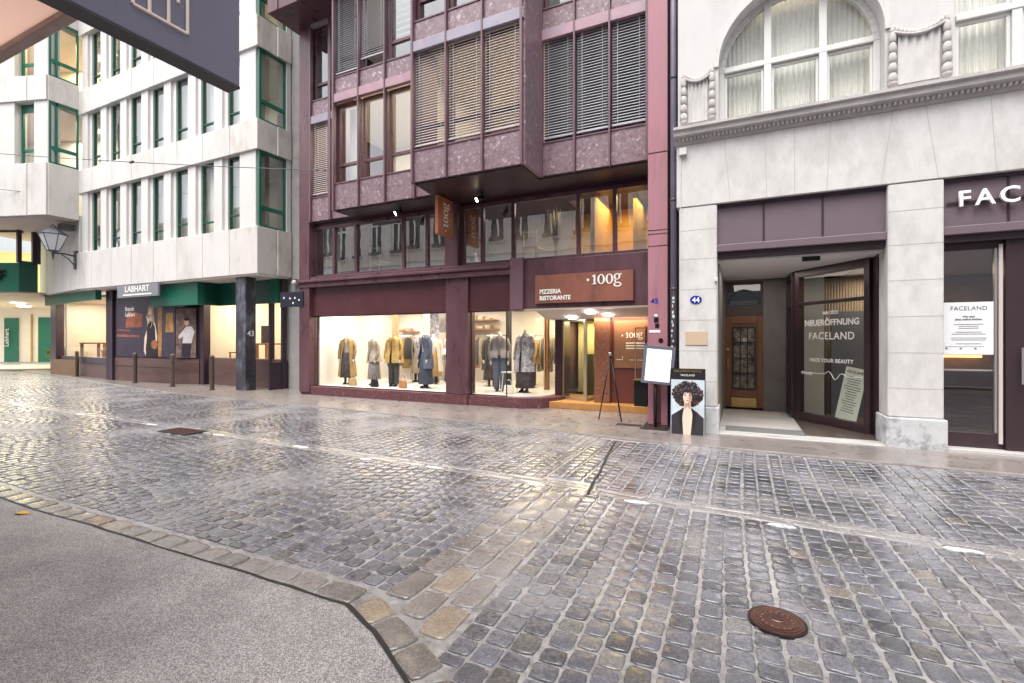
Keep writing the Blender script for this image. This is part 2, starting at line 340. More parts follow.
SV, SF, SC = [], [], []
def sett(x0, x1, y0, y1, col, gap=.011, hi=True, h=.012, M=None):
    cx, cy = (x0+x1)/2, (y0+y1)/2; a, c = (x1-x0)/2-gap, (y1-y0)/2-gap
    if a < .015 or c < .015: return
    N = 16 if hi else 8
    ang0 = random.uniform(-.04, .04); tx, ty = random.uniform(-.014, .014), random.uniform(-.014, .014); dz = random.uniform(-.002, .002)
    tx *= random.choice((.6, 1, 1, 2.2)); outl = []; rg = random.choice((.985, .97, .97, .94))
    for k in range(N):
        th = 2*math.pi*k/N + ang0; co, si = math.cos(th), math.sin(th); q = 1/ (abs(co)**8+abs(si)**8)**(1/8) * random.uniform(rg-.02, 1.02)
        outl.append((co*a*q, si*c*q))
    o = len(SV); levels = [(1.0, -.03), (.99, 0.0), (.94, .80), (.80, .99)] if hi else [(1.0, -.03), (.96, .75), (.8, .98)]
    for sc, hh in levels:
        for px, py in outl:
            x, y = px*sc, py*sc; z = (hh*h if hh >= 0 else -.03) + (dz + x*tx + y*ty if hh > 0 else 0)
            if hi and hh > .5: z += random.uniform(-.0016, .0012)
            if hh == 0: z = -.001
            SV.append((cx+x, cy+y, z))
    SV.append((cx, cy, h + dz))
    for l in range(len(levels)-1):
        for k in range(N):
            j = (k+1) % N; SF.append((o+l*N+k, o+l*N+j, o+(l+1)*N+j, o+(l+1)*N+k))
    t = o+(len(levels)-1)*N; cc = o+len(levels)*N
    for k in range(N): SF.append((t+k, t+(k+1) % N, cc))
    SC.extend([(*col, 1)]*(cc+1-o))
def slate():
    q = random.random(); v = random.uniform(.05, .135)
    if q < .88: return (v*.95, v*.95, v*1.13)
    if q < .975: v *= 1.15; return (v*1.05, v, v*.98)
    return (v*1.3, v*1.15, v*1.02)
def warmstone():
    q = random.random(); v = random.uniform(.13, .21)
    v *= .85
    if q < .93: return (v*1.12, v*.97, v*.86)
    if q < .97: return (.24, .185, .13)
    return (.15, .085, .055)
# columns of setts run across the street, joints staggered
def region(xa, xb, hi, w0=.148):
    x = xa; k = 0
    while x < xb - .04:
        w = w0 * random.uniform(.93, 1.07); x1 = min(x + w, xb)
        for (f0, f1) in ((lambda q: near(q)+.26, lambda q: gut(q)-.13), (lambda q: gut(q)+.13, lambda q: curb(q)+.02)):
            xm = (x+x1)/2; y = f0(xm) - random.uniform(0, .0); ye = f1(xm); first = True
            while y < ye - .03:
                l = random.uniform(.125, .172) * (.55 if first and random.random() < .5 else 1); first = False
                y1 = y + l
                if ye - y1 < .07: y1 = ye
                wob = .018*noise.noise(Vector((k*.7, y*.8, 3)))
                sk = .025*math.sin(y*.9+x*.25)
                sett(x+wob+sk, x1+wob+sk, y, y1, slate(), hi=hi, gap=random.uniform(.004, .009), h=random.uniform(.004, .008))
                y = y1
        x = x1; k += 1
region(-1.40, 8.0, True)
region(-16.0, -2.03, True, .148)
region(-40, -16.0, False, .17)
# triple band of larger stones crossing the street
for r_ in range(3):
    x0 = -2.03 + r_*.21; y = near(x0+.1)+.27 + (.02 if r_ == 0 else 0)
    while y < 4.86:
        l = random.uniform(.26, .40); y1 = min(y+l, 4.92)
        if 4.92-y1 < .1: y1 = 4.92
        sett(x0, x0+.21, y, y1, warmstone(), gap=.009, h=.011); y = y1
    y = 5.22
    while y < 7.5:
        l = random.uniform(.14, .19); sett(x0, x0+.21, y, y+l, slate(), gap=.010, h=.011); y += l
# border row along the near pavement: big worn stones following its edge
pts = [(-30, near(-30)), (-6.5, 2.1), (-4.2, 2.13), (-2.12, 2.15), (-1.38, 1.78), (-1.0, 1.35), (-.6, .75), (-.3, 0)]
for (ax, ay), (bx, by) in zip(pts, pts[1:]):
    d = Vector((bx-ax, by-ay)); Ln = d.length; d.normalize(); nrm = Vector((-d.y, d.x)); u = 0
    while u < Ln - .05:
        l = random.uniform(.2, .33); u1 = min(u+l, Ln)
        if Ln-u1 < .12: u1 = Ln
        i0 = len(SV); sett(u, u1, .015, .22, warmstone() if ax > -8 or random.random() < .5 else slate(), gap=.008, h=.010)
        for i in range(i0, len(SV)):
            x, y, z = SV[i]; p = Vector((ax, ay)) + d*x + nrm*y; SV[i] = (p.x, p.y, z)
        u = u1
# gutter: two rows of long flat stones
for row in (-1, 1):
    x = -42.
    while x < 8:
        l = random.uniform(.32, .6); xm = x+l/2; y0 = gut(xm) + (-.12 if row < 0 else .0)
        i0 = len(SV); v = random.uniform(.16, .24); sett(x, x+l, 0, .12, (v*1.03, v*.97, v*.95), gap=.005, hi=x > -12, h=.006)
        for i in range(i0, len(SV)): xx, yy, z = SV[i]; SV[i] = (xx, yy+gut(xx)+(-.12 if row < 0 else 0), z)
        x += l
me = bpy.data.meshes.new('cobbled_road'); me.from_pydata(SV, [], SF)
ca = me.color_attributes.new('tone', 'FLOAT_COLOR', 'POINT'); ca.data.foreach_set('color', [c for q in SC for c in q])
me.update(); ro = link('road', me, settm, None, True); setp(ro, kind='structure')

# painted dash marks along the gutter
paint = mat('white_road_paint', (.72, .72, .72), .5, var=.08, vscale=20, col2=(.3, .29, .29), c2lo=.52, c2hi=.6, c2scale=18, bump=.4)
for i, (x, y, l) in enumerate([(-.9, 4.76, .25), (.34, 4.68, .22), (1.54, 4.72, .25), (-2.02, 4.86, .22), (-3.44, 4.97, .22), (-4.5, 4.92, .2), (-5.92, 5.08, .3), (-7.9, 5.12, .3), (-10.04, 5.22, .34), (-12.79, 5.28, .36), (-16.1, 5.4, .4), (-17.6, 5.5, .4)]):
    m = MB(); nn = 10; top = []; bot = []
    for k in range(nn+1):
        u = k/nn*l - l/2; e = .035*(1-abs(2*k/nn-1)**4)+.004
        top.append((x+u, y+e+random.uniform(-.006, .006), .0125)); bot.append((x+u, y-e+random.uniform(-.006, .006), .0125))
    m.add([(a, b, .004) for a, b, _ in top+bot[::-1]] + top+bot[::-1], [tuple(range(22))[::-1], tuple(range(22, 44))] + [(k, (k+1) % 22, (k+1) % 22+22, k+22) for k in range(22)])
    setp(obj('road_marking', m, paint), kind='structure')

# tar joint across the far half of the road
m = MB(); ptj = [(-1.40 - .035*j + random.uniform(-.012, .012), 4.8 + j*.27) for j in range(11)]
for (a, b), (c, d) in zip(ptj, ptj[1:]): m.quad((a-.016, b, .0150), (a+.016, b, .0150), (c+.016, d, .0150), (c-.016, d, .0150))
tar = mat('black_tar', (.02, .018, .018), .6)
setp(obj('road_joint', m, tar), kind='structure')

# pavements
nearm = bpy.data.materials.new('near_pavement_asphalt'); nearm.use_nodes = True
n = nearm.node_tree; b = n.nodes['Principled BSDF']; L = n.links
gg = n.nodes.new('ShaderNodeNewGeometry')
v1 = n.nodes.new('ShaderNodeTexVoronoi'); v1.inputs['Scale'].default_value = 210; L.new(gg.outputs['Position'], v1.inputs['Vector'])
r1 = n.nodes.new('ShaderNodeValToRGB'); e = r1.color_ramp.elements; e[0].position = .2; e[0].color = (.20, .185, .18, 1); e[1].position = .95; e[1].color = (.64, .605, .60, 1); q = e.new(.6); q.color = (.40, .365, .365, 1)
sx_ = n.nodes.new('ShaderNodeSeparateColor'); L.new(v1.outputs['Color'], sx_.inputs[0]); L.new(sx_.outputs[0], r1.inputs[0])
v2 = n.nodes.new('ShaderNodeTexNoise'); v2.inputs['Scale'].default_value = 1.3; v2.inputs['Detail'].default_value = 9; v2.inputs['Roughness'].default_value = .68; L.new(gg.outputs['Position'], v2.inputs['Vector'])
r2 = n.nodes.new('ShaderNodeMapRange'); r2.inputs[1].default_value = .3; r2.inputs[2].default_value = .7; r2.inputs[3].default_value = .66; r2.inputs[4].default_value = 1.22; L.new(v2.outputs[0], r2.inputs[0])
sc = n.nodes.new('ShaderNodeVectorMath'); sc.operation = 'SCALE'; L.new(r1.outputs[0], sc.inputs[0]); L.new(r2.outputs[0], sc.inputs['Scale']); L.new(sc.outputs[0], b.inputs['Base Color'])
b.inputs['Roughness'].default_value = .6
bp = n.nodes.new('ShaderNodeBump'); bp.inputs['Strength'].default_value = .7; bp.inputs['Distance'].default_value = .004; L.new(v1.outputs['Distance'], bp.inputs['Height']); L.new(bp.outputs[0], b.inputs['Normal'])
edge = [(-60, 3.0), (-30, near(-30)), (-6.5, 2.1), (-4.2, 2.13), (-2.12, 2.15), (-1.79, 2.0), (-1.38, 1.78), (-1.0, 1.35), (-.6, .75), (-.3, 0), (-.1, -1.6), (0, -3.5)]
fine = []
for (ax, ay), (bx, by) in zip(edge, edge[1:]):
    kk = max(1, int(math.hypot(bx-ax, by-ay)/.12)) if ax > -12 else 6
    for j in range(kk): fine.append((ax+(bx-ax)*j/kk, ay+(by-ay)*j/kk))
fine = [(x, y+.014*noise.noise(Vector((x*2.1, y*2.1, 7)))+.005*noise.noise(Vector((x*11, y*11, 7)))) for x, y in fine]
m = MB(); m.prism(fine + [(0, -3.5), (-60, -3.5)], -.05, .018)
setp(obj('near_pavement', m, nearm), kind='structure')
m = MB(); prev = None
for (x, y) in fine:
    w_ = .013+.013*noise.noise(Vector((x*3, y*3, 0)))
    cur = ((x-.004, y-.004, .021), (x+w_*.7+.006, y+w_+.006, .0195))
    if prev: m.quad(prev[0], prev[1], cur[1], cur[0])
    prev = cur
setp(obj('pavement_joint', m, tar), kind='structure')

m = MB(); xs = [-60, -50, -38.8, -32, -26.5, -21.7, -18, -15.7, -13, -10.2, -8, -6.5, -5, -3.9, -2.7, -1.5, 0, 1.5, 4, 8, 12]
m.prism([(x, curb(x)) for x in xs] + [(12, 30), (-60, 40)], -.05, .03)
setp(obj('far_pavement', m, pave, bevel=.02), kind='structure')

# ------------------------------------------------------------------ shared facade builders
def facade_window(parent, x0, x1, z0, z1, y, fm, gm, mull=(), trans=(), fw=.06, depth=.07, name='window'):
    """frame with mullions/transoms and one pane, facing -Y at plane y"""
    f = MB(); f.box(x0, x1, y, y+depth, z0, z0+fw); f.box(x0, x1, y, y+depth, z1-fw, z1)
    f.box(x0, x0+fw, y, y+depth, z0+fw, z1-fw); f.box(x1-fw, x1, y, y+depth, z0+fw, z1-fw)
    for q in mull: f.box(q-fw/2, q+fw/2, y+.002, y+depth-.002, z0+fw, z1-fw)
    for q in trans:
        es = [x0+fw] + [a for qq in sorted(mull) for a in (qq-fw/2, qq+fw/2)] + [x1-fw]
        for a, b_ in zip(es[::2], es[1::2]): f.box(a, b_, y+.002, y+depth-.002, q-fw/2, q+fw/2)
    w = obj(name, f, fm, parent, bevel=.004)
    xs_ = [x0+.01] + sorted(mull) + [x1-.01]
    for xa, xb in zip(xs_, xs_[1:]):
        k = .007 if mull else .002; yy = y+depth*.6; dd = [random.uniform(-k, k) for _ in range(3)]; dd.append(dd[0]+dd[2]-dd[1])
        p = MB(); p.quad((xa, yy+dd[0], z0+.01), (xb, yy+dd[1], z0+.01), (xb, yy+dd[2], z1-.01), (xa, yy+dd[3], z1-.01)); obj('pane', p, gm, w)
    return w
def blind(parent, x0, x1, z0, z1, y, m, pitch=.056, tilt=.8, w=.054):
    b_ = MB(); z = z0; 
    while z < z1 - .02:
        dy, dz = w/2*math.cos(tilt), w/2*math.sin(tilt); sg = random.uniform(-.002, .002)
        b_.add([(x0, y-dy, z-dz+sg), (x1, y-dy, z-dz), (x1, y, z+.004), (x0, y, z+.004+sg), (x1, y+dy, z+dz), (x0, y+dy, z+dz+sg)], [(0,1,2,3), (3,2,4,5)]); z += pitch
    for xx in (x0+.12, x1-.12): b_.box(xx-.004, xx+.004, y-w/2-.006, y-w/2-.003, z0, z1)
    b_.box(x0, x1, y-.03, y+.03, z0-.05, z0-.028)
    return obj('blind', b_, m, parent)
def wavy(x0, x1, y, z0, z1, amp=.03, per=.11):
    m = MB(); N = max(8, int((x1-x0)/per*6)); top = []; 
    for k in range(N+1):
        x = x0+(x1-x0)*k/N; yy = y+amp*math.sin(2*math.pi*(x-x0)/per + 1.3*math.sin(x*5)); top.append((x, yy))
    vs = [(x, yy, z0) for x, yy in top] + [(x, yy, z1) for x, yy in top]
    m.add(vs, [(k, k+1, k+N+2, k+N+1) for k in range(N)]); return m
def garment(mb, x, y, z, w, h, d=.05):
    mb.rings(x, y, [(z-h, w*.62, d), (z-h*.5, w*.5, d*1.05), (z-.06, w*.47, d*.9), (z, w*.12, d*.5)], 10)

# ================================================================== MIDDLE BUILDING (purple)
mid = thing('purple_building', (-6.4, 10.15, 0), 'purple granite and metal building with stepped bays above a clothes shop and pizzeria', 'building')
YB = 10.15
# party walls, roof mass behind rooms
m = MB(); m.box(-11.62, -11.25, YB, 17, 0, 14); m.box(-1.62, -1.3, YB+.05, 17, 0, 14); m.box(-11.25, -1.62, 16.6, 17, 0, 14); m.box(-11.25, -1.62, 9.0+1.2, 16.6, 13.7, 14)
obj('side_wall', m, purple_dark, mid)
# left pilaster
boxo('corner_post', (-11.63, -11.22, 9.93, YB, .1, 14), purple, mid, .01)
# red pilaster on the right; lower part split by a slot
m = MB(); m.box(-1.5, -1.155, 9.0, 9.3, 1.15, 5.03); m.box(-1.5, -1.155, 9.0, 9.3, 5.045, 14); m.box(-1.5, -1.40, 9.0, 9.3, .06, 1.15); m.box(-1.27, -1.155, 9.0, 9.3, .06, 1.15); m.box(-1.44, -1.2, 9.2, 9.28, .06, 1.15)
pil = obj('pilaster', m, pink, mid, bevel=.006)
boxo('base_shoe', (-1.56, -1.11, 8.9, 9.34, .03, .06), irondark, pil, .004)
m = MB(); m.box(-1.5, -1.17, 9.3, YB+.05, .03, 5.05); obj('return_wall', m, purple_dark, mid)
# joints lines on pilaster as thin grooves (proud dark seals)
for z in (5.037, 3.33, 3.55, 3.62): boxo('seal', (-1.50, -1.155, 8.996, 9.0, z-.006, z+.006), purple_dark, pil)
# slabs: soffit between shop zone and bays, floors
def floorslab(z0, z1, m_=soffit_m, ya=8.5): pass
m = MB()
# soffit polygon following the stepped plan
plan = [(-11.22, 10.0), (-9.66, 10.0), (-9.66, 9.35), (-6.55, 9.35), (-6.44, 8.46), (-3.745, 8.46), (-3.745, 9.3), (-1.52, 9.3), (-1.52, 16.6), (-11.22, 16.6)]
plan_in = [(-11.2, 10.06), (-9.6, 10.06), (-9.6, 9.41), (-6.5, 9.41), (-6.38, 8.52), (-3.80, 8.52), (-3.80, 9.36), (-1.52, 9.36), (-1.52, 16.5), (-11.2, 16.5)]
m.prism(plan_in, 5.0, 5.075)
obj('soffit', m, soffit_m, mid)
m = MB()
for z in (5.6, 8.36, 11.15): m.prism([(x, y+.12 if y < 12 else y) for x, y in plan_in], z-.12, z)
obj('floor_slab', m, mat('slab_plaster', (.6, .56, .5), .8), mid)
# rooms: back wall
m = MB(); m.box(-11.2, -1.52, 13.2, 13.3, 5.6, 13.7); m.box(-7.0, -6.9, 9.6, 13.2, 5.6, 13.7); m.box(-3.70, -3.64, 9.5, 13.2, 5.6, 13.7)
obj('room_wall', m, cream, mid)

def bay(x0, x1, y, nb, levels, kinds, first=.12, side_left=False, ymat_band=greyband):
    """spandrels + bands + windows for one stepped group"""
    edges = [x0 + (x1-x0)*i/nb for i in range(nb+1)]
    # fins
    for i, e in enumerate(edges):
        w = .035 if 0 < i < nb else .05
        boxo('fin', (e-w/2, e+w/2, y-.075, y+.03, 5.02, 13.6), purple_fin, mid, .003)
    for (zs0, zs1, zw1, zb1) in levels:
        for i in range(nb):
            a, b_ = edges[i]+.022, edges[i+1]-.022
            boxo('spandrel', (a, b_, y-.0, y+.08, zs0, zs1), gran, mid, .004)
        if zb1: boxo('band', (x0-.05, x1+.05, y-.055, y+.06, zw1, zb1), ymat_band, mid, .006)
        for i in range(nb):
            a, b_ = edges[i]+.022, edges[i+1]-.022
            k = kinds[(zs1 > 7) + (zs1 > 10)][i]
            gm = G_refl if k in 'rRo' else G_clear
            w = facade_window(mid, a, b_, zs1, zw1, y+.10, purple, gm if k != 'd' else G_dark, trans=(zs1+.52,), fw=.075, depth=.08)
            boxo('sill', (a, b_, y-.02, y+.11, zs1-.002, zs1+.025), purple_fin, w)
            if k in 'bBd': blind(mid, a+.01, b_-.01, zs1+(.14 if k != 'B' else .33), zw1, y+.035, blindm if k != 'b' else blindl)
            if k == 'R': blind(mid, a+.01, b_-.01, zs1+.75, zw1, y+.24, blindm, pitch=.16, w=.15, tilt=.9)
            if k == 'o' and i == 0 and nb == 3 and y > 9:
                obj('curtain', wavy(a+.05, a+.35, y+.45, zs1, zw1, .03, .09), curtain, mid)
LV = [(5.05, 5.72, 7.86, 8.08), (8.10, 8.52, 10.66, 10.88), (10.90, 11.32, 13.4, 13.6)]
bay(-11.20, -10.46, 10.0, 1, LV, ['b', 'r', 'r'])
bay(-10.42, -9.70, 10.0, 1, LV, ['d', 'r', 'r'])
bay(-9.63, -7.06, 9.35, 3, LV, ['ooo', 'dBR', 'ddd'], ymat_band=pinkband)
bay(-7.02, -6.50, 9.35, 1, LV, ['d', 'd', 'd'])
bay(-6.40, -3.80, 8.46, 3, LV, ['bbb', 'orr', 'rrr'])
bay(-3.72, -1.56, 9.3, 3, LV, ['ddd', 'rrr', 'rrr'], ymat_band=pinkband)
# perpendicular returns of the steps
for b_ in ((-3.795, -3.735, 8.46, 9.3, 5.02, 13.6), (-6.44, -6.40, 8.42, 9.4, 5.02, 5.72), (-9.67, -9.62, 9.31, 10.02, 5.02, 5.72)): boxo('return_panel', b_, gran, mid, .005)
m = MB(); m.box(-6.44, -6.415, 8.45, 9.4, 5.73, 13.6); m.box(-9.66, -9.63, 9.33, 10.02, 5.73, 13.6)
obj('return_panel', m, purple_fin, mid)
# top-left projecting box
m = MB(); m.box(-11.9, -9.66, 9.1, 10.3, 10.75, 13.5); pb = obj('oriel', m, purple, mid, bevel=.01)
m = MB()
for x in (-11.5, -10.7): m.box(x-.02, x+.02, 9.07, 9.1, 10.75, 13.5)
obj('fin', m, purple_fin, pb)
# glazed strip of the mezzanine
z0, z1 = 3.43, 4.93
def strip(xa, xb, mulls):
    facade_window(mid, xa, xb, z0, z1, YB, purple, G_mezz, mull=mulls, fw=.085, depth=.09)
strip(-11.27, -6.60, (-10.5, -9.67, -8.02, -7.26)); strip(-6.22, -1.55, (-5.63, -4.8, -3.2, -2.39))
boxo('column', (-6.60, -6.22, 9.98, 10.3, 3.30, 5.0), purple, mid, .008)
m = MB(); m.box(-11.27, -1.55, YB-.02, YB+.12, 4.93, 5.0); obj('head_rail', m, purple_dark, mid)
# ledge and panels between ground floor and strip
m = MB(); m.box(-11.68, -4.76, 9.84, 10.2, 3.27, 3.34); m.box(-11.66, -4.76, 9.90, 10.2, 3.13, 3.27); m.box(-11.64, -4.76, 9.96, 10.2, 3.34, 3.43)
obj('ledge', m, purple, mid, bevel=.012)
shopfascia = mat('glossy_oxblood_panel', (.085, .03, .035), .15, var=.2, vscale=1.5)
boxo('fascia', (-11.22, -4.76, 10.06, 10.2, 2.31, 3.13), shopfascia, mid, .004)
m = MB(); m.box(-4.76, -4.43, 9.90, 10.25, 2.31, 3.5); obj('bracket_post', m, purple_fin, mid, bevel=.01)
m = MB(); m.box(-4.43, -1.5, 10.0, 10.2, 2.32, 3.43); obj('fascia', m, purple, mid, bevel=.006)
boxo('drip_trim', (-4.76, -1.5, 9.97, 10.2, 2.28, 2.32), mat('pale_trim', (.42, .34, .28), .5), mid)
# ground floor posts
m = MB(); m.box(-11.62, -11.24, 9.95, 10.25, .28, 3.13); obj('post', m, purple, mid, bevel=.008)
m = MB(); m.box(-6.57, -5.93, 9.99, 10.35, .28, 3.13); obj('post', m, purple, mid, bevel=.008)
# plinth and curved display floor
arc = [(-4.75, 10.0)] + [(-4.75+.95*math.sin(a), 10.95-.95*math.cos(a)) for a in [R(q) for q in range(10, 91, 10)]] + [(-3.8, 11.35)]
m = MB(); m.prism([(-11.62, 9.97), (-5.95, 9.97), (-5.93, 10.03), (-4.75, 10.0)] + arc[1:] + [(-4.2, 11.9), (-11.62, 11.9)], .03, .27)
obj('plinth', m, gran2, mid, bevel=.008)
m = MB(); m.prism([(-11.2, 10.2), (-4.8, 10.2)] + [(x-.25, y+.12) for x, y in arc[1:]] + [(-4.05, 13.8), (-11.2, 13.8)], .27, .29)
obj('display_floor', m, mat('white_floor', (.72, .68, .62), .4), mid)
facade_window(mid, -11.24, -6.57, .27, 2.31, 10.13, bronze, G_clear, fw=.025, depth=.04, name='shop_window')
facade_window(mid, -5.93, -4.95, .27, 2.31, 10.13, bronze, G_clear, fw=.02, depth=.03, name='shop_window')
m = MB(); ga = [(-4.95, 10.15)] + [(-4.95+.75*math.sin(R(q)), 10.9-.75*math.cos(R(q))) for q in range(9, 91, 9)] + [(-4.2, 11.8)]
for (a, b_), (c, d) in zip(ga, ga[1:]): m.quad((a, b_, .27), (c, d, .27), (c, d, 2.31), (a, b_, 2.31))
obj('curved_pane', m, G_clear, mid, True)
# interior shell of boutique
m = MB(); m.box(-11.25, -3.95, 13.8, 13.9, 0, 3.1); m.box(-11.25, -11.2, 10.3, 13.8, 0, 3.1); obj('shop_wall', m, cream, mid)
boxo('shop_wall', (-8.95, -8.85, 12.2, 13.8, .29, 2.6), cream, mid)
m = MB(); m.prism([(-11.2, 10.2), (-4.95, 10.2)]+[(x, y+.02) for x, y in ga[1:]]+[(-4.2, 13.8), (-11.2, 13.8)], 2.62, 2.72); obj('shop_ceiling', m, cream2, mid)
m = MB(); m.box(-4.15, -4.05, 11.8, 13.8, .03, 2.6); obj('shop_wall', m, purple_dark, mid)
# mezzanine floor/ceiling and walls
m = MB(); m.box(-11.2, -1.55, 10.25, 13.6, 3.28, 3.40); obj('floor_slab', m, woodf, mid)
m = MB(); m.box(-11.2, -6.5, 13.0, 13.1, 3.4, 5.0); m.box(-6.5, -4.0, 12.4, 12.5, 3.4, 5.0); obj('room_wall', m, mat('grey_beige_wall', (.36, .33, .30), .8), mid)
m = MB(); m.box(-4.0, -1.55, 12.4, 12.5, 3.4, 5.0); m.box(-3.05, -2.95, 10.6, 12.4, 3.4, 5.0); m.box(-2.2, -2.12, 11.2, 12.4, 3.4, 5.0); obj('room_wall', m, amber, mid)
for x0, x1 in ((-11.15, -10.75), (-10.72, -10.55)): obj('curtain', wavy(x0, x1, 10.45, 3.42, 4.95, .04, .12), curtain, mid)
obj('curtain', wavy(-8.35, -8.08, 10.45, 3.42, 4.95, .03, .08), mat('yellow_curtain', (.62, .52, .28), .9), mid)
obj('curtain', wavy(-8.0, -7.92, 10.35, 3.42, 4.95, .03, .08), mat('orange_cloth', (.5, .13, .04), .8), mid)
# pizzeria entrance recess
m = MB(); m.box(-4.1, -1.5, 10.4, 12.2, .03, .18); obj('step', m, mat('ochre_step', (.42, .20, .06), .5, var=.15, vscale=6), mid, bevel=.008)
m = MB(); P_ = [(10.02, 2.30), (10.75, 2.11), (12.8, 2.11), (12.8, 2.32), (10.02, 2.32)]; m.add([(-4.2, a, b_) for a, b_ in P_]+[(-1.5, a, b_) for a, b_ in P_], [(0,1,2,3,4), (9,8,7,6,5)]+[(i, (i+1) % 5, (i+1) % 5+5, i+5) for i in range(5)]); obj('entrance_ceiling', m, cream2, mid)
for x, y, z in ((-2.95, 10.3, 2.22), (-2.62, 10.52, 2.165), (-3.5, 10.65, 2.13)):
    m = MB(); m.rings(x, y, [(z-.02, .10, .10), (z+.02, .11, .11)], 20); obj('ceiling_lamp', m, E_white, mid)
m = MB(); m.box(-4.05, -3.88, 10.98, 11.6, .18, 2.11); obj('door_jamb', m, purple_dark, mid)
# glazed door fixed + open leaf
gd = MB(); brassd = mat('champagne_frame', (.55, .47, .33), .3, .7)
def frame_leaf(ax, ay, bx, by, za, zb, w=.045):
    mm = MB(); d = Vector((bx-ax, by-ay, 0)); Ln = d.length; d.normalize(); nn = Vector((-d.y, d.x, 0))
    M = Matrix(((d.x, nn.x, 0, ax), (d.y, nn.y, 0, ay), (0, 0, 1, 0), (0, 0, 0, 1))); mm.M = M
    mm.box(0, w, -.02, .02, za, zb); mm.box(Ln-w, Ln, -.02, .02, za, zb); mm.box(w, Ln-w, -.02, .02, za, za+w*1.5); mm.box(w, Ln-w, -.02, .02, zb-w, zb)
    gl = MB(); gl.M = M; gl.quad((w, 0, za+.05), (Ln-w, 0, za+.05), (Ln-w, 0, zb-.04), (w, 0, zb-.04)); return mm, gl
for a in ((-3.88, 11.05, -3.22, 10.78), (-3.20, 10.74, -3.10, 11.45)):
    f, gl = frame_leaf(*a, .18, 2.10); d = obj('door', f, brassd, mid, bevel=.003); obj('pane', gl, G_clear, d)
    hb = MB(); hb.tube([(a[2]-.08, a[3]-.06, .95), (a[2]-.08, a[3]-.06, 1.35)], .012); obj('handle', hb, brassd, d)
boxo('granite_column', (-2.98, -2.62, 10.66, 11.1, .18, 2.11), gran3, mid, .01)
boxo('menu_wall', (-2.62, -1.5, 10.80, 10.9, .18, 2.11), mat('oxblood_wall', (.13, .035, .025), .4, var=.1), mid)
m = MB(); m.box(-4.0, -3.0, 12.7, 12.8, .18, 2.4); m.box(-3.0, -2.9, 11.1, 12.7, .18, 2.4); obj('room_wall', m, mat('olive_lobby', (.42, .36, .16), .6, var=.2), mid)
boxo('counter', (-3.6, -3.05, 12.0, 12.5, .18, 1.25), mat('dark_olive', (.05, .05, .035), .5), mid)
# brown lit panel with lettering (flat sign on the menu wall)
t = thing('wall_sign', (-2.1, 10.78, 1.4), 'brown entrance panel with pale small lettering beside the granite column', 'sign')
boxo('board', (-2.55, -1.62, 10.775, 10.797, .98, 2.05), mat('brown_panel', (.24, .115, .06), .4, var=.08), t, .003)
hl = MB(); hundred(hl, (-2.28, 10.774, 1.66), (1,0,0), (0,0,1), (0,-1,0), .12, .003); hl.slab(disc(-2.36, 1.71, 0, .018), 10.771, 10.775); obj('lettering', hl, letter, t)
m = MB()
for i, w in enumerate((.5, .42, .55)): m.box(-2.28, -2.28+w, 10.771, 10.775, 1.53-i*.06, 1.555-i*.06)
m.box(-2.5, -2.38, 10.771, 10.775, 1.16, 1.17); m.box(-2.2, -1.68, 10.771, 10.775, 1.16, 1.17); m.box(-2.36, -2.35, 10.771, 10.775, 1.16, 1.25)
obj('small_print', m, letter, t)
t = thing('poster_case', (-1.75, 10.6, .8), 'narrow gold framed glass case hanging between the brown panel and red pilaster', 'display case')
m = MB(); m.box(-2.0, -1.98, 10.35, 10.4, .75, 1.88); m.box(-1.57, -1.55, 10.35, 10.4, .75, 1.88); m.box(-1.98, -1.57, 10.35, 10.4, .75, .78); m.box(-1.98, -1.57, 10.35, 10.4, 1.85, 1.88); obj('frame', m, brass, t)
m = MB(); m.quad((-1.98, 10.38, .78), (-1.57, 10.38, .78), (-1.57, 10.38, 1.85), (-1.98, 10.38, 1.85)); obj('pane', m, G_clear, t)
boxo('pole', (-1.79, -1.76, 10.4, 10.43, .18, 1.9), black_m, t)
t = thing('waste_bin', (-1.9, 10.55, .18), 'black square bin standing on the ochre step behind the menu stand', 'bin')
m = MB(); m.prism([(-2.04, 10.46), (-1.76, 10.46), (-1.76, 10.74), (-2.04, 10.74)], .18, .72); obj('body', m, black_m, t, bevel=.01)
m = MB(); m.box(-2.06, -1.74, 10.44, 10.76, .72, .76); obj('lid', m, mat('bin_lid', (.12, .11, .10), .3, .5), t, bevel=.01)

# copper PIZZERIA RISTORANTE sign
t = thing('shop_sign', (-3.05, 9.95, 2.73), 'wide copper sheet sign reading PIZZERIA RISTORANTE above the entrance', 'sign')
boxo('panel', (-4.14, -1.95, 9.93, 9.99, 2.43, 3.06), copper, t, .004)
text('lettering', 'PIZZERIA', .135, (-4.03, 9.924, 2.645), letter, t, off=.0045, ext=.005, sx=.92)
text('lettering', 'RISTORANTE', .135, (-4.03, 9.924, 2.50), letter, t, off=.0045, ext=.005, sx=.92)
hl = MB(); hundred(hl, (-2.82, 9.929, 2.80), (1,0,0), (0,0,1), (0,-1,0), .205, .01); obj('lettering', hl, letter, t)
m = MB(); m.slab(disc(-2.91, 2.90, 0, .026), 9.918, 9.93)
obj('dot', m, letter, t)
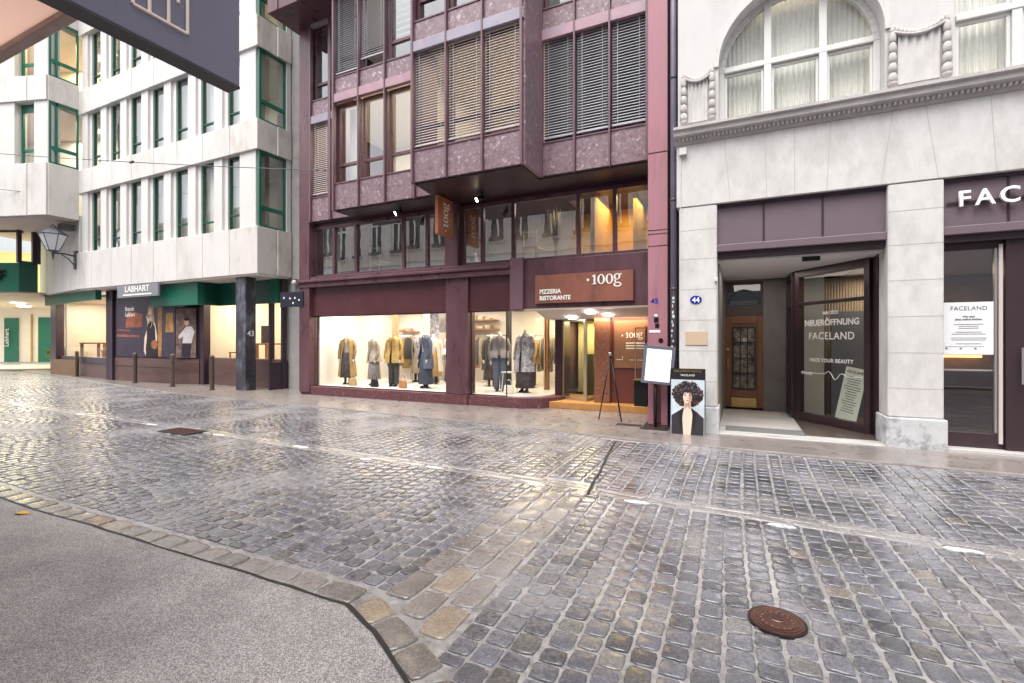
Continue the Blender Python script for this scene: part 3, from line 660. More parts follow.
# hanging blade sign
t = thing('blade_sign', (-6.3, 10.0, 4.5), 'orange blade sign with vertical white 100g hanging above the clothes shop', 'sign')
boxo('panel', (-6.36, -6.27, 9.22, 9.86, 4.08, 4.98), orange, t, .006)
hl = MB(); hundred(hl, (-6.269, 9.63, 4.28), (0,0,1), (0,-1,0), (1,0,0), .19, .006); hl.tube([(-6.269, 9.53, 4.2), (-6.263, 9.53, 4.2)], .022, 12); obj('lettering', hl, letter, t)
bk = MB(); bk.tube([(-6.31, 9.8, 4.95), (-6.31, 9.9, 5.01)], .02); bk.tube([(-6.31, 9.3, 4.95), (-6.31, 9.3, 5.02)], .02); obj('bracket', bk, black_m, t)
# soffit spotlights
for x, y, z, lb in ((-7.75, 9.7, 4.97, 'small black spotlight under the soffit left of the orange blade sign'), (-5.3, 9.55, 4.97, 'small black spotlight under the soffit right of the orange blade sign')):
    t = thing('spotlight', (x, y, z), lb, 'spotlight', 'spotlights under the purple soffit')
    m = MB(); m.tube([(x, y, z+.03), (x, y, z-.08)], .02); m.tube([(x+.02, y+.05, z-.07), (x-.10, y-.06, z-.15)], [.05, .065], 12); obj('housing', m, black_m, t, True)
    m = MB(); m.tube([(x-.101, y-.061, z-.151), (x-.105, y-.065, z-.154)], .055, 14); obj('lens', m, E_warm, t)

# things in the mezzanine
t = thing('pampas_vase', (-3.85, 10.45, 3.4), 'white vase of tall dry pampas grass behind the glass above the copper sign', 'vase')
m = MB(); m.rings(-3.85, 10.5, [(3.4, .05, .05), (3.5, .09, .09), (3.62, .07, .07), (3.7, .04, .04), (3.72, .05, .05)], 14); obj('vase', m, whitewood, t, True)
m = MB()
for i in range(46):
    a = random.uniform(0, 6.28); sp = random.uniform(.03, .24); h = random.uniform(.5, 1.0); bx, by = -3.85+sp*math.cos(a), 10.5+.5*sp*math.sin(a)
    m.tube([(-3.85, 10.5, 3.7), ((-3.85+bx)/2, 10.5, 3.7+h*.55), (bx, by, 3.7+h)], [.004, .007, .003], 4)
    if i % 2 == 0: m.tube([(bx, by, 3.65+h*.75), (bx*1.0+.02*math.cos(a), by, 3.72+h)], [.02, .004], 5)
obj('stems', m, pampas, t)
for x, lb in ((-5.5, 'white pot figure on the mezzanine sill just right of the blade sign'),):
    t = thing('pot', (x-.5, 10.4, 3.4), lb, 'pot'); m = MB(); m.rings(x-.5, 10.42, [(3.4, .08, .08), (3.5, .13, .13), (3.65, .09, .09), (3.78, .05, .05), (3.8, .06, .06)], 12); obj('body', m, whitewood, t, True)
for i, (x, lb) in enumerate(((-4.55, 'white high backed chair behind the mezzanine glass beside the pampas vase'), (-9.35, 'white high backed chair behind the mezzanine glass at its left end'))):
    t = thing('white_chair', (x, 10.8, 3.4), lb, 'chair', 'white chairs in the mezzanine'); 
    m = MB()
    for dx in (-.17, .17): m.box(x+dx-.02, x+dx+.02, 10.55, 10.59, 3.4, 4.25)
    obj('leg', m, whitewood, t); boxo('seat', (x-.2, x+.2, 10.55, 10.95, 3.83, 3.87), whitewood, t)
    m = MB(); m.box(x-.15, x+.15, 10.56, 10.58, 4.20, 4.24); m.box(x-.15, x+.15, 10.56, 10.58, 4.02, 4.05); obj('backrest', m, whitewood, t)

# ---------------------------------------------------- boutique contents
def mannequin(x, y, z, lb, coat, top, lower, kind='coat', coatlen=1.05, rot=0., open_=True, h=1.0):
    t = thing('mannequin', (x, y, z), lb, 'mannequin', 'dressed mannequins in the boutique windows')
    M = Matrix.Translation((x, y, z)) @ Matrix.Rotation(rot, 4, 'Z') @ Matrix.Scale(h, 4)
    def o(name, mb, m_, sm=True):
        mb2 = MB(); mb2.M = M; mb2.add(mb.v, mb.f); return obj(name, mb2, m_, t, sm)
    body = MB(); body.rings(0, 0, [(.95, .15, .10), (1.1, .13, .095), (1.28, .165, .11), (1.38, .17, .10), (1.43, .08, .07), (1.47, .048, .05), (1.54, .045, .05), (1.56, .03, .03)], 18); o('torso', body, top)
    if kind == 'coat':
        c = MB(); N = 22; rr = []; g0 = .55 if open_ else .12
        for (z_, rx, ry) in [(1.50-coatlen, .30, .20), (1.50-coatlen*.7, .26, .18), (1.02, .21, .15), (1.2, .21, .14), (1.34, .215, .125), (1.41, .15, .10), (1.46, .075, .075)]:
            f = g0*(1.0 if z_ < 1.2 else .55)
            rr.append([(rx*(1+.05*math.sin(k*2.1+z_*3))*math.cos(-math.pi/2+f+(2*math.pi-2*f)*k/(N-1)), ry*math.sin(-math.pi/2+f+(2*math.pi-2*f)*k/(N-1)), z_) for k in range(N)])
        vs = [p for r_ in rr for p in r_]; c.add(vs, [(i*N+k, i*N+k+1, (i+1)*N+k+1, (i+1)*N+k) for i in range(len(rr)-1) for k in range(N-1)])
        o('coat', c, coat)
        lp = MB()
        for sx in (-1, 1): lp.add([(sx*.05, -.14, 1.44), (sx*.13, -.135, 1.36), (sx*.09, -.17, 1.12), (sx*.04, -.165, 1.2)], [(0,1,2,3)])
        o('lapel', lp, coat, False)
    arm = MB()
    for sx in (-1, 1): arm.tube([(sx*.17, 0, 1.38), (sx*.235, .01, 1.2), (sx*.26, -.02, 1.02), (sx*.235, -.09, .80)], [.062, .06, .052, .042], 10)
    o('sleeve', arm, coat)
    hd = MB()
    for sx in (-1, 1): hd.tube([(sx*.235, -.09, .80), (sx*.225, -.11, .73), (sx*.22, -.11, .69)], [.024, .03, .014], 8)
    o('hand', hd, whitewood)
    lw = MB()
    if lower[0] == 'skirt':
        lw.rings(0, 0, [(lower[2], .25, .19), (.6, .22, .16), (.85, .19, .13), (1.0, .135, .10)], 18)
    else:
        for sx in (-1, 1): lw.rings(sx*.085, 0, [(.06, .075, .085), (.5, .085, .09), (.85, .105, .11), (1.0, .07, .09)], 12)
    o(lower[0], lw, lower[1])
    lg = MB()
    for sx in (-1, 1): lg.rings(sx*.07, 0, [(.05, .035, .04), (.35, .05, .05)], 8); lg.rings(sx*.07, -.04, [(.0, .045, .11), (.04, .045, .11), (.07, .03, .05)], 10)
    o('shoe', lg, black_m)
    b_ = MB(); b_.rings(0, 0, [(0, .16, .16), (.008, .16, .16)], 20); o('stand', b_, mat('chrome', (.6, .6, .6), .2, .9))
    return t
cl = lambda n_, c, v=.2: mat(n_, c, .85, var=v, vscale=10)
camel = cl('camel_wool', (.42, .27, .11)); plaid = cl('dark_plaid', (.07, .055, .06), .6); ivory = cl('ivory_knit', (.72, .66, .56), .1)
stone_ = cl('stone_wool', (.45, .37, .28)); ochre = cl('ochre_jacket', (.52, .33, .10)); charcoal = cl('charcoal_cloth', (.06, .055, .05)); bluegrey = cl('blue_grey_cloth', (.13, .15, .21)); navy = cl('navy_cloth', (.05, .06, .10))
pattern = cl('black_white_tweed', (.42, .40, .42), .85); 
zf = .29
mannequin(-10.55, 10.75, zf, 'mannequin in long open camel coat and dark plaid skirt, first from the left shop post', camel, ivory, ('skirt', plaid, .22), coatlen=1.25, h=.95, rot=.35)
mannequin(-9.62, 10.85, zf, 'mannequin in pale stone jacket with chequered scarf and grey skirt', stone_, ivory, ('skirt', cl('grey_wool', (.28, .25, .24)), .2), coatlen=.75, open_=False, h=.93, rot=-.3)
mannequin(-8.85, 10.8, zf, 'mannequin in ochre buttoned jacket over charcoal trousers', ochre, ochre, ('trousers', charcoal), coatlen=.8, open_=False, h=.97, rot=.15)
mannequin(-7.75, 10.8, zf, 'mannequin in blue grey padded coat with white roll neck and navy skirt', bluegrey, ivory, ('skirt', navy, .12), coatlen=.95, h=1.0, rot=-.45)
mannequin(-6.98, 10.95, zf, 'mannequin in white knit jumper and dark skirt next to the wide purple post', ivory, ivory, ('skirt', navy, .2), coatlen=.55, open_=False, h=.97)
mannequin(-5.55, 10.95, zf, 'mannequin in grey shirt and long blue grey trousers near the curved window', cl('grey_shirt', (.30, .27, .28)), ivory, ('trousers', bluegrey), coatlen=.62, open_=False, h=.98, rot=.4)
mannequin(-4.85, 10.95, zf, 'mannequin in black and white tweed coat in the curved window', pattern, ivory, ('skirt', plaid, .12), coatlen=.98, open_=False, h=1.02, rot=-.2)
mannequin(-9.15, 12.3, zf, 'mannequin in checked poncho standing further back between stone and ochre jackets', pattern, ivory, ('skirt', stone_, .3), coatlen=.9, h=.95)
def rack(x0, x1, y, lb, cols, hgt=1.45):
    t = thing('clothes_rack', ((x0+x1)/2, y, zf), lb, 'clothes rack', 'clothes racks inside the boutique')
    m = MB(); m.tube([(x0, y, zf+hgt), (x1, y, zf+hgt)], .014); 
    for x in (x0, x1): m.tube([(x, y, zf), (x, y, zf+hgt)], .014); m.box(x-.015, x+.015, y-.22, y+.22, zf, zf+.02)
    obj('frame', m, mat('chrome', (.6, .6, .6), .2, .9), t)
    n_ = int((x1-x0-.1)/.085)
    for i in range(n_):
        g_ = MB(); x = x0+.08+i*.085; garment(g_, x, y, zf+hgt-.05, .06, random.uniform(.6, 1.0), .19); obj('garment', g_, cols[i % len(cols)], t, True)
rack(-10.1, -8.95, 13.2, 'clothes rack of tan and grey garments at the back left of the boutique', [stone_, camel, charcoal, ivory])
rack(-9.95, -9.05, 11.9, 'clothes rack of checked and tan garments between the stone and ochre jackets', [stone_, pattern, camel, charcoal, ivory])
rack(-8.6, -7.2, 13.2, 'clothes rack of ivory and dark garments behind the blue grey coat', [ivory, charcoal, ochre, bluegrey, stone_])
rack(-6.6, -5.9, 12.2, 'clothes rack of dark garments behind the wide purple post', [charcoal, stone_, plaid])
rack(-5.4, -4.4, 12.9, 'clothes rack of pale garments at the back of the curved window', [ivory, pattern, stone_, bluegrey])
def handbag(x, y, z, lb, m_):
    t = thing('handbag', (x, y, z), lb, 'handbag', 'handbags set out in the boutique windows'); m = MB(); m.rings(x, y, [(z, .13, .06), (z+.05, .15, .07), (z+.2, .12, .05), (z+.22, .11, .04)], 12); obj('body', m, m_, t, True)
    m = MB(); m.tube([(x-.07, y, z+.21), (x-.06, y, z+.32), (x, y, z+.36), (x+.06, y, z+.32), (x+.07, y, z+.21)], .008, 6); obj('handle', m, m_, t, True)
handbag(-10.1, 10.5, zf, 'tan handbag on the display floor right of the camel coat', camel); handbag(-9.25, 10.45, zf, 'black handbag on the display floor between stone and ochre jackets', black_m)
handbag(-8.3, 10.5, zf, 'dark brown handbag on the display floor left of the blue grey coat', oak); handbag(-5.05, 10.45, zf, 'ivory handbag at the glass of the curved window', ivory)
def drape(x0, x1, y, m_, lb):
    t = thing('hanging_drape', ((x0+x1)/2, y, 1.4), lb, 'drape', 'drapes hanging in the boutique windows'); obj('cloth', wavy(x0, x1, y, zf+.02, 2.6, .025, .07), m_, t); m = MB(); m.tube([(x0-.04, y, 2.6), (x1+.04, y, 2.6)], .012, 6); obj('rail', m, black_m, t)
tan_c = mat('tan_drape', (.50, .32, .17), .85, var=.15)
drape(-9.5, -9.25, 11.5, tan_c, 'tan drape hanging behind the stone jacket mannequin'); drape(-7.55, -7.3, 11.6, tan_c, 'tan drape hanging behind the blue grey coat'); drape(-8.55, -8.2, 12.1, pattern, 'patterned drape right of the ochre jacket'); drape(-4.6, -4.42, 11.6, tan_c, 'tan drape at the back of the curved window'); drape(-5.85, -5.65, 11.9, charcoal, 'charcoal drape beside the wide purple post')
t = thing('poster_stand', (-8.0, 12.9, 1.6), 'dark framed fashion print on the boutique back wall', 'picture'); boxo('frame', (-8.5, -7.3, 12.55, 12.6, 1.85, 2.45), mat('grey_print_panel', (.3, .28, .27), .6, var=.5, vscale=5), t)
cards = MB()
for x in (-10.8, -9.9, -9.0, -8.05, -7.2): cards.box(x-.05, x+.05, 10.24, 10.245, zf, zf+.08)
mannequin(-8.25, 11.9, zf, 'mannequin in ivory coat standing at the back right of the ochre jacket', ivory, ivory, ('skirt', camel, .25), coatlen=1.1, h=.96, rot=.5)
mannequin(-6.35, 12.0, zf, 'mannequin in charcoal coat at the back left of the right shop window', charcoal, ivory, ('skirt', plaid, .2), coatlen=1.0, h=.95, rot=.5)
mannequin(-5.2, 12.2, zf, 'mannequin in camel jacket far back in the right shop window', camel, ivory, ('trousers', charcoal), coatlen=.8, open_=False, h=.95, rot=-.4)
# wall shelves with folded clothes
for x0, x1, lb in ((-10.9, -10.15, 'wall shelves of folded knitwear behind the camel coat'), (-8.75, -7.0, 'high wall shelves of folded clothes above the back rack')):
    t = thing('wall_shelf', ((x0+x1)/2, 13.6, 1.8), lb, 'shelf', 'boutique wall shelves')
    m = MB(); zz = (1.95, 2.25) if x1 > -8 else (.7, 1.1, 1.5, 1.9)
    for z in zz: m.box(x0, x1, 13.45, 13.8, z, z+.025)
    obj('board', m, oak, t); m = MB()
    for z in zz:
        x = x0+.05
        while x < x1-.25: m.box(x, x+.2, 13.5, 13.75, z+.025, z+.025+random.uniform(.05, .16)); x += .26
    obj('folded_clothes', m, stone_, t, bevel=.02)
t = thing('low_table', (-5.15, 10.6, zf), 'small white display stool between the two mannequins right of the wide post', 'stool')
m = MB()
for dx in (-.12, .12):
    for dy in (-.1, .1): m.tube([(-5.18+dx*1.3, 10.75+dy*1.3, zf), (-5.18+dx, 10.75+dy, zf+.5)], .012)
obj('leg', m, whitewood, t); boxo('seat', (-5.34, -5.02, 10.6, 10.9, zf+.5, zf+.53), whitewood, t, .005)
m = MB(); 
for x, y in ((-10.1, 10.6), (-9.0, 10.7), (-7.6, 10.5), (-6.9, 10.7), (-5.5, 10.5), (-4.9, 10.8)): m.tube([(x, y, 2.62), (x, y, 2.52)], .012); m.tube([(x-.05, y-.02, 2.55), (x+.05, y+.08, 2.44)], .045, 10)
sp = obj('track_spots', m, black_m, mid, True)
m = MB()
for x, y in ((-10.1, 10.6), (-9.0, 10.7), (-7.6, 10.5), (-6.9, 10.7), (-5.5, 10.5), (-4.9, 10.8)): m.tube([(x+.051, y+.081, 2.439), (x+.055, y+.085, 2.434)], .038, 10)
obj('lens', m, E_warm, sp)
area((-8.9, 10.9, 2.60), 4.2, .9, 66, (1, .93, .84)); area((-8.9, 12.8, 2.60), 4.0, 1.2, 45, (1, .89, .76)); area((-5.3, 11.2, 2.60), 1.2, .8, 24, (1, .84, .64)); area((-5.0, 12.7, 2.60), 1.2, 1.0, 26, (1, .8, .5))
area((-2.4, 10.62, 2.09), 1.2, .2, 7, (1, .76, .5), (R(20), 0, 0)); area((-3.5, 12.1, 2.09), .6, .8, 22, (1, .85, .5))
area((-2.4, 11.4, 4.9), 1.5, 1.2, 42, (1, .75, .3)); area((-8.5, 11.3, 4.9), 4, 1.2, 14, (1, .9, .75)); area((-4.3, 10.9, 4.9), 2.2, 1.0, 26, (1, .9, .75))
area((-8.3, 11.2, 8.15), 2.4, 2, 62, (1, .82, .58)); area((-5.1, 10.6, 8.15), 2.2, 2.6, 20, (1, .80, .55)); area((-10.5, 11.6, 8.15), 1.1, 1.8, 14, (1, .85, .6)); area((-8.0, 11.4, 10.9), 2, 2, 22, (.9, .95, 1))

# ================================================================== downpipe and gap
t = thing('downpipe', (-1.05, 9.0, 0), 'lavender grey drainpipe between the red pilaster and white stone building', 'drainpipe')
m = MB(); m.tube([(-1.05, 8.98, .03), (-1.05, 8.98, 14)], .052, 16); obj('pipe', m, mat('lavender_grey_paint', (.20, .18, .24), .4, var=.15), t, True)
m = MB()
for z in (1.2, 2.5, 4.1, 6.3): m.tube([(-1.05, 8.98, z), (-1.05, 8.98, z+.05)], .062, 16)
obj('clamp', m, dark_grey, t, True)
m = MB()
for i in range(18):
    z = .9+i*.085+random.uniform(-.02, .02); a = random.uniform(-.5, .2); w = random.uniform(.3, .8); r_ = .0535
    p = [(-1.05+r_*math.sin(q), 8.98-r_*math.cos(q)) for q in (a-w/2, a, a+w/2)]
    hh = random.uniform(.03, .07)
    for (u, v), (c, d) in zip(p, p[1:]): m.quad((u, v, z), (c, d, z), (c, d, z+hh), (u, v, z+hh))
obj('stickers', m, mat('torn_sticker', (.7, .75, .72), .5, var=.3, vscale=30), t)
boxo('gap_shade_sheet', (-1.155, -.93, 9.2, 9.3, 0, 14), mat('gap_shade', (.03, .025, .028), .7), mid)  # near-black sheet across the slit, its colour stands in for the shade

# ================================================================== RIGHT BUILDING (stone)
rb = thing('stone_building', (1, 8.75, 0), 'pale limestone building with arched white window, cornice and beauty shop on the ground floor', 'building')
YR = 8.75; XE = 8.5
OP = [(-.32, 1.97), (2.65, 5.0), (5.65, 8.0)]
def pier(xa, xb):
    m = MB(); m.prism([(xa, YR), (xb, YR), (xb, YR+.5), (xa, YR+.5)], .47, 3.91)
    obj('pier', m, lime, rb, bevel=.025)
    j = MB()
    for z in (.9, 1.42, 1.95, 2.48, 3.0, 3.5): j.box(xa+.01, xb-.01, YR-.0015, YR+.01, z-.005, z+.005)
    obj('joint', j, mat('joint_grey', (.42, .405, .39), .9), rb)
    boxo('pier_base', (xa-.03, xb+.03, YR-.045, YR+.55, .0, .47), lime_base, rb, .018)
pier(-.93, -.32); pier(2.0, 2.65); pier(5.0, 5.65); pier(8.0, 8.6)
# lintel zone with flat arch joints
boxo('lintel', (-.97, XE+.1, YR-.012, YR+.5, 3.912, 4.98), lime, rb, .01)
j = MB()
for xb_, sl in ((-.12, -.09), (.42, -.03), (.83-.02, .0), (1.24, .05), (1.92, .14), (2.58, -.14), (3.2, -.06), (3.8, .0)):
    j.add([(xb_-.004, YR-.0135, 3.92), (xb_+.004, YR-.0135, 3.92), (xb_+.004+sl, YR-.0135, 4.97), (xb_-.004+sl, YR-.0135, 4.97)], [(0,1,2,3)])
obj('joint', j, mat('joint_grey', (.25, .24, .235), .9), rb)
# cornice with dentils
m = MB(); m.slab([(0,0)], 0, 0) if False else None
prof = [(YR-.012, 4.98), (YR-.05, 5.0), (YR-.07, 5.06), (YR-.17, 5.10), (YR-.18, 5.17), (YR-.22, 5.19), (YR-.22, 5.235), (YR+.2, 5.26), (YR+.2, 4.98)]
m = MB(); n_ = len(prof); m.add([(-1.0, y, z) for y, z in prof]+[(XE+.2, y, z) for y, z in prof], [tuple(range(n_)), tuple(range(n_, 2*n_))[::-1]] + [(i, (i+1) % n_, (i+1) % n_+n_, i+n_) for i in range(n_)])
obj('cornice', m, lime_dark, rb)
m = MB(); x = -.93
while x < 5: m.box(x, x+.035, YR-.115, YR-.06, 5.03, 5.085); x += .062
obj('dentils', m, lime_dark, rb, bevel=.004)
# upper wall with arched openings
YW = YR+.02
def arch_pts(cx, r, zc, n=24, rz=None): return [(cx + r*math.cos(math.pi*k/n), zc + (rz or r)*math.sin(math.pi*k/n)) for k in range(n+1)]
m = MB(); ZC = 6.22; RR = 1.135; cs = (.835, 3.885, 6.935)
def wallpiece(mb, poly): mb.slab(poly, YW, YW+.35)
# piers between arches and spandrels above: strips
seg = 20
for cx in cs[:1]:
    pts_ = arch_pts(cx, RR, ZC, seg)
    for (a, b_), (c, d) in zip(pts_, pts_[1:]): m.slab([(c, d), (a, b_), (a, 9.2), (c, 9.2)], YW, YW+.35)
xs_ = [-.95] + [q for cx in cs for q in (cx-RR, cx+RR)] + [XE+.1]
for a, b_ in zip(xs_[::2], xs_[1::2]): m.box(a, b_, YW, YW+.35, 5.26, 9.2)
m.box(-.95, XE+.1, YW, YW+.35, 9.2, 13.5)
for cx in cs[1:]: m.box(cx-RR, cx+RR, YW, YW+.35, 7.9, 9.2)
obj('upper_wall', m, plaster, rb)
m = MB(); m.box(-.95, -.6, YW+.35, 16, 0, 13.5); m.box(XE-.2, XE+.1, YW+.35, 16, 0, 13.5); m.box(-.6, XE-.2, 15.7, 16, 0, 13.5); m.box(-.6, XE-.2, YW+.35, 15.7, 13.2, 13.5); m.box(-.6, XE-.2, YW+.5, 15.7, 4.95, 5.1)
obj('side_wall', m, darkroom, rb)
def ring(cx, r0, r1, zc, y0, y1, n=28):
    mb = MB(); A = arch_pts(cx, r1, zc, n); B = arch_pts(cx, r0, zc, n)
    for i in range(n): mb.slab([B[i], A[i], A[i+1], B[i+1]], y0, y1)
    return mb
for cx in cs[1:]:
    wy = YW+.2
    f = MB(); f.box(cx-RR, cx-RR+.09, wy, wy+.1, 5.30, 7.9); f.box(cx+RR-.09, cx+RR, wy, wy+.1, 5.30, 7.9); f.box(cx-RR+.09, cx+RR-.09, wy, wy+.1, 5.27, 5.34); f.box(cx-RR+.09, cx+RR-.09, wy, wy+.1, 7.8, 7.9)
    f.box(cx-RR+.09, cx+RR-.09, wy-.03, wy+.1, ZC-.02, ZC+.07)
    for q in (-.39, .39):
        for a_, b2 in ((5.34, ZC-.02), (ZC+.07, 7.8)): f.box(cx+q-.055, cx+q+.055, wy-.02, wy+.1, a_, b2)
    for a, b_ in ((-RR+.09, -.445), (-.335, .335), (.445, RR-.09)):
        for za_, zb2 in ((5.34, ZC-.02), (ZC+.07, 7.8)):
            f.box(cx+a, cx+b_, wy+.02, wy+.08, zb2-.05, zb2); f.box(cx+a, cx+a+.045, wy+.02, wy+.08, za_, zb2-.05); f.box(cx+b_-.045, cx+b_, wy+.02, wy+.08, za_, zb2-.05); f.box(cx+a+.045, cx+b_-.045, wy+.02, wy+.08, za_, za_+.045)
    w = obj('window', f, whitewood, rb, bevel=.008)
    m = MB(); m.quad((cx-RR+.05, wy+.06, 5.3), (cx+RR-.05, wy+.06, 5.3), (cx+RR-.05, wy+.06, 7.85), (cx-RR+.05, wy+.06, 7.85)); obj('pane', m, G_clear, w)
    obj('curtain', wavy(cx-RR+.02, cx+RR-.02, wy+.25, 5.2, 7.9, .025, .075), curtain, w)
for cx in cs[:1]:
    m = ring(cx, RR, RR+.07, ZC, YW-.035, YW+.01); obj('arch_moulding', m, lime, rb)
    wy = YW+.24
    f = ring(cx, RR-.09, RR+.0, ZC, wy, wy+.1)
    f.box(cx-RR, cx-RR+.09, wy, wy+.1, 5.30, ZC); f.box(cx+RR-.09, cx+RR, wy, wy+.1, 5.30, ZC); f.box(cx-RR+.09, cx+RR-.09, wy, wy+.1, 5.27, 5.34)
    f.box(cx-RR+.09, cx+RR-.09, wy-.03, wy+.1, ZC-.02, ZC+.07)
    for q in (-.39, .39): f.box(cx+q-.055, cx+q+.055, wy-.03, wy+.1, 5.34, ZC-.02); f.box(cx+q-.055, cx+q+.055, wy-.02, wy+.1, ZC+.07, ZC+math.sqrt((RR-.09)**2-.45**2)+.06)
    # inner casement frames
    for a, b_ in ((-RR+.09, -.445), (-.335, .335), (.445, RR-.09)):
        f.box(cx+a, cx+b_, wy+.02, wy+.08, ZC-.07, ZC-.03); f.box(cx+a, cx+a+.04, wy+.02, wy+.08, 5.34, ZC-.07); f.box(cx+b_-.04, cx+b_, wy+.02, wy+.08, 5.34, ZC-.07); f.box(cx+a+.04, cx+b_-.04, wy+.02, wy+.08, 5.34, 5.38)
    w = obj('arched_window', f, whitewood, rb, bevel=.008)
    P = arch_pts(cx, RR-.05, ZC, 24); m = MB(); m.add([(x, wy+.06, z) for x, z in P] + [(cx-RR+.05, wy+.06, 5.3), (cx+RR-.05, wy+.06, 5.3)], [tuple(range(27))]); obj('pane', m, G_clear, w)
    obj('curtain', wavy(cx-RR+.02, cx+RR-.02, wy+.25, 5.2, 7.35, .025, .075), curtain, w)
boxo('room_wall', (-.6, XE-.2, 12, 12.1, 5.1, 13.2), cream, rb)
area((.8, 10.4, 7.7), 2, 2, 45, (1, .92, .75)); area((3.9, 10.4, 7.7), 2, 2, 45, (1, .92, .75))
# carved drapery ornaments
def ornament(x0, x1, lb):
    t = thing('carved_garland', ((x0+x1)/2, YW, 5.8), lb, 'carving', 'carved stone garlands between the upper windows')
    ztop = 6.13
    m = MB(); N = 28; rows = [(5.36, 0.004), (5.6, .008), (5.85, .02), (6.0, .032), (6.08, .04)]
    vs = []
    for z, am in rows:
        for k in range(N+1):
            u = k/N; x = x0+.1+(x1-x0-.2)*u; vs.append((x, YW-.012-am*(.5+.5*math.cos(u*math.pi*10)), z))
    m.add(vs, [(i*(N+1)+k, i*(N+1)+k+1, (i+1)*(N+1)+k+1, (i+1)*(N+1)+k) for i in range(len(rows)-1) for k in range(N)])
    obj('drapery', m, lime, t, True)
    m = MB(); nb = 13
    for k in range(nb+1):
        u = k/nb; x = x0+.04+(x1-x0-.08)*u; z = ztop-.07*math.sin(u*math.pi)+.05*(2*u-1)**2
        m.rings(x, YW-.045, [(z-.05, .012, .012), (z-.035, .03, .028), (z, .04, .035), (z+.035, .028, .025), (z+.05, .01, .01)], 8)
    m.tube([(x0+.02+(x1-x0-.04)*k/8, YW-.06, ztop-.04-.06*math.sin(k/8*math.pi)+.045*(2*k/8-1)**2) for k in range(9)], .022, 8)
    obj('swag', m, lime_dark, t, True)
    for xx in (x0+.03, x1-.03):
        m = MB(); z = 6.12
        for k in range(5):
            r_ = .044+.004*k; m.rings(xx, YW-.055, [(z-.155, .03, .03), (z-.13, r_, r_*.9), (z-.07, r_*1.08, r_), (z-.02, r_*.8, r_*.7), (z, .03, .03)], 9); z -= .148
        m.rings(xx, YW-.055, [(z-.06, .015, .015), (z-.04, .045, .045), (z, .062, .055), (z+.03, .035, .035)], 9); m.rings(xx, YW-.05, [(6.1, .03, .03), (6.16, .035, .035), (6.22, .012, .012)], 8)
        obj('tassel', m, lime_dark, t, True)
ornament(-.88, -.37, 'small carved stone garland beside the drainpipe left of the arched window')
ornament(2.02, 2.70, 'carved stone garland with fringe right of the arched window')

# opening 1 and 2 fascias
def fascia(xa, xb, divs, low=True):
    boxo('fascia', (xa, xb, YR+.10, YR+.2, 3.22, 3.905), mauve, rb, .006)
    m = MB()
    for d in divs: m.box(d-.012, d+.012, YR+.085, YR+.10, 3.24, 3.9)
    m.box(xa, xb, YR+.06, YR+.10, 3.86, 3.905); obj('trim', m, bronze, rb)
    m = MB(); m.box(xa, xb, YR+.03, YR+.22, 3.10, 3.22); obj('ledge', m, mauve, rb, bevel=.01)
    m = MB(); m.box(xa, xb, YR+.10, YR+.3, 3.0, 3.10); obj('rail', m, bronze, rb, bevel=.004)
fascia(-.32, 2.0, (.38, 1.2)); fascia(2.65, 5.0, (3.36,)); fascia(5.65, 8.0, ())
# entrance recess
m = MB(); m.box(-.34, 2.02, YR+.3, 12.1, 2.97, 3.05); obj('entrance_ceiling', m, mat('pale_grey_ceiling', (.82, .79, .79), .7), rb)
m = MB(); m.box(-.40, -.30, YR+.5, 12.1, .03, 3.0); m.box(-.3, 1.3, 11.95, 12.15, 2.42+.5, 3.0); m.box(.50, 1.3, 11.9, 12.15, .03, 2.92); m.box(-.30, -.27, 11.9, 12.15, .03, 2.92)
obj('recess_wall', m, mat('brown_stone', (.17, .15, .14), .6, var=.15, vscale=3), rb, bevel=.004)
thr = mat('pale_threshold', (.50, .48, .47), .35, var=.12, vscale=2.5, col2=(.25, .24, .24), c2lo=.55, c2hi=.62, c2scale=1.3, stretch=(.5, 2, 1))
m = MB(); m.box(-.32, 2.0, YR-.03, 12, 0, .042); m.box(2.65, 5.0, YR-.02, YR+.35, 0, .07); obj('threshold', m, thr, rb, bevel=.006)
boxo('door_mat', (-.2, 1.0, 9.05, 9.55, .042, .048), mat('grey_mat', (.13, .13, .13), .9, var=.1), rb)
# wooden door with grille, transom light
dr = boxo('door', (-.27, .50, 11.93, 11.99, .08, 2.14), doorwood, rb, .006)
m = MB(); m.box(-.27, -.15, 11.90, 11.93, .1, 2.14); m.box(.38, .5, 11.90, 11.93, .1, 2.14); m.box(-.15, .38, 11.90, 11.93, 1.98, 2.14); m.box(-.15, .38, 11.90, 11.93, .32, .5); obj('stile', m, doorwood, dr, bevel=.01)
boxo('kick_plate', (-.14, .37, 11.915, 11.93, .10, .31), brass, dr, .003)
dpm = mat('door_glass_painted_glow', (.16, .13, .10), .12, var=.98, vscale=9, col2=(.62, .52, .36), c2lo=.56, c2hi=.66, c2scale=6)  # bright and dark spots of the lit glass put into an opaque sheet's colour
boxo('backing', (-.1, .34, 11.922, 11.928, .52, 1.9), dpm, dr)
m = MB()
for k in range(4): x = -.10+k*.1467; m.box(x-.009, x+.009, 11.885, 11.905, .52, 1.9)
for k in range(5): z = .52+k*.345; m.box(-.10, .34, 11.883, 11.905, z-.009, z+.009)
obj('grille', m, black_m, dr)
m = MB(); m.tube([(-.21, 11.88, .95), (-.21, 11.88, 1.2)], .012); obj('handle', m, brass, dr); m = MB(); m.tube([(-.21, 11.9, 1.4), (-.21, 11.89, 1.4)], .03, 12); obj('lock', m, brass, dr)
m = MB(); m.box(-.27, .50, 11.93, 12.0, 2.14, 2.32); obj('lintel_board', m, mat('dark_brown_wood', (.06, .035, .025), .5), rb)
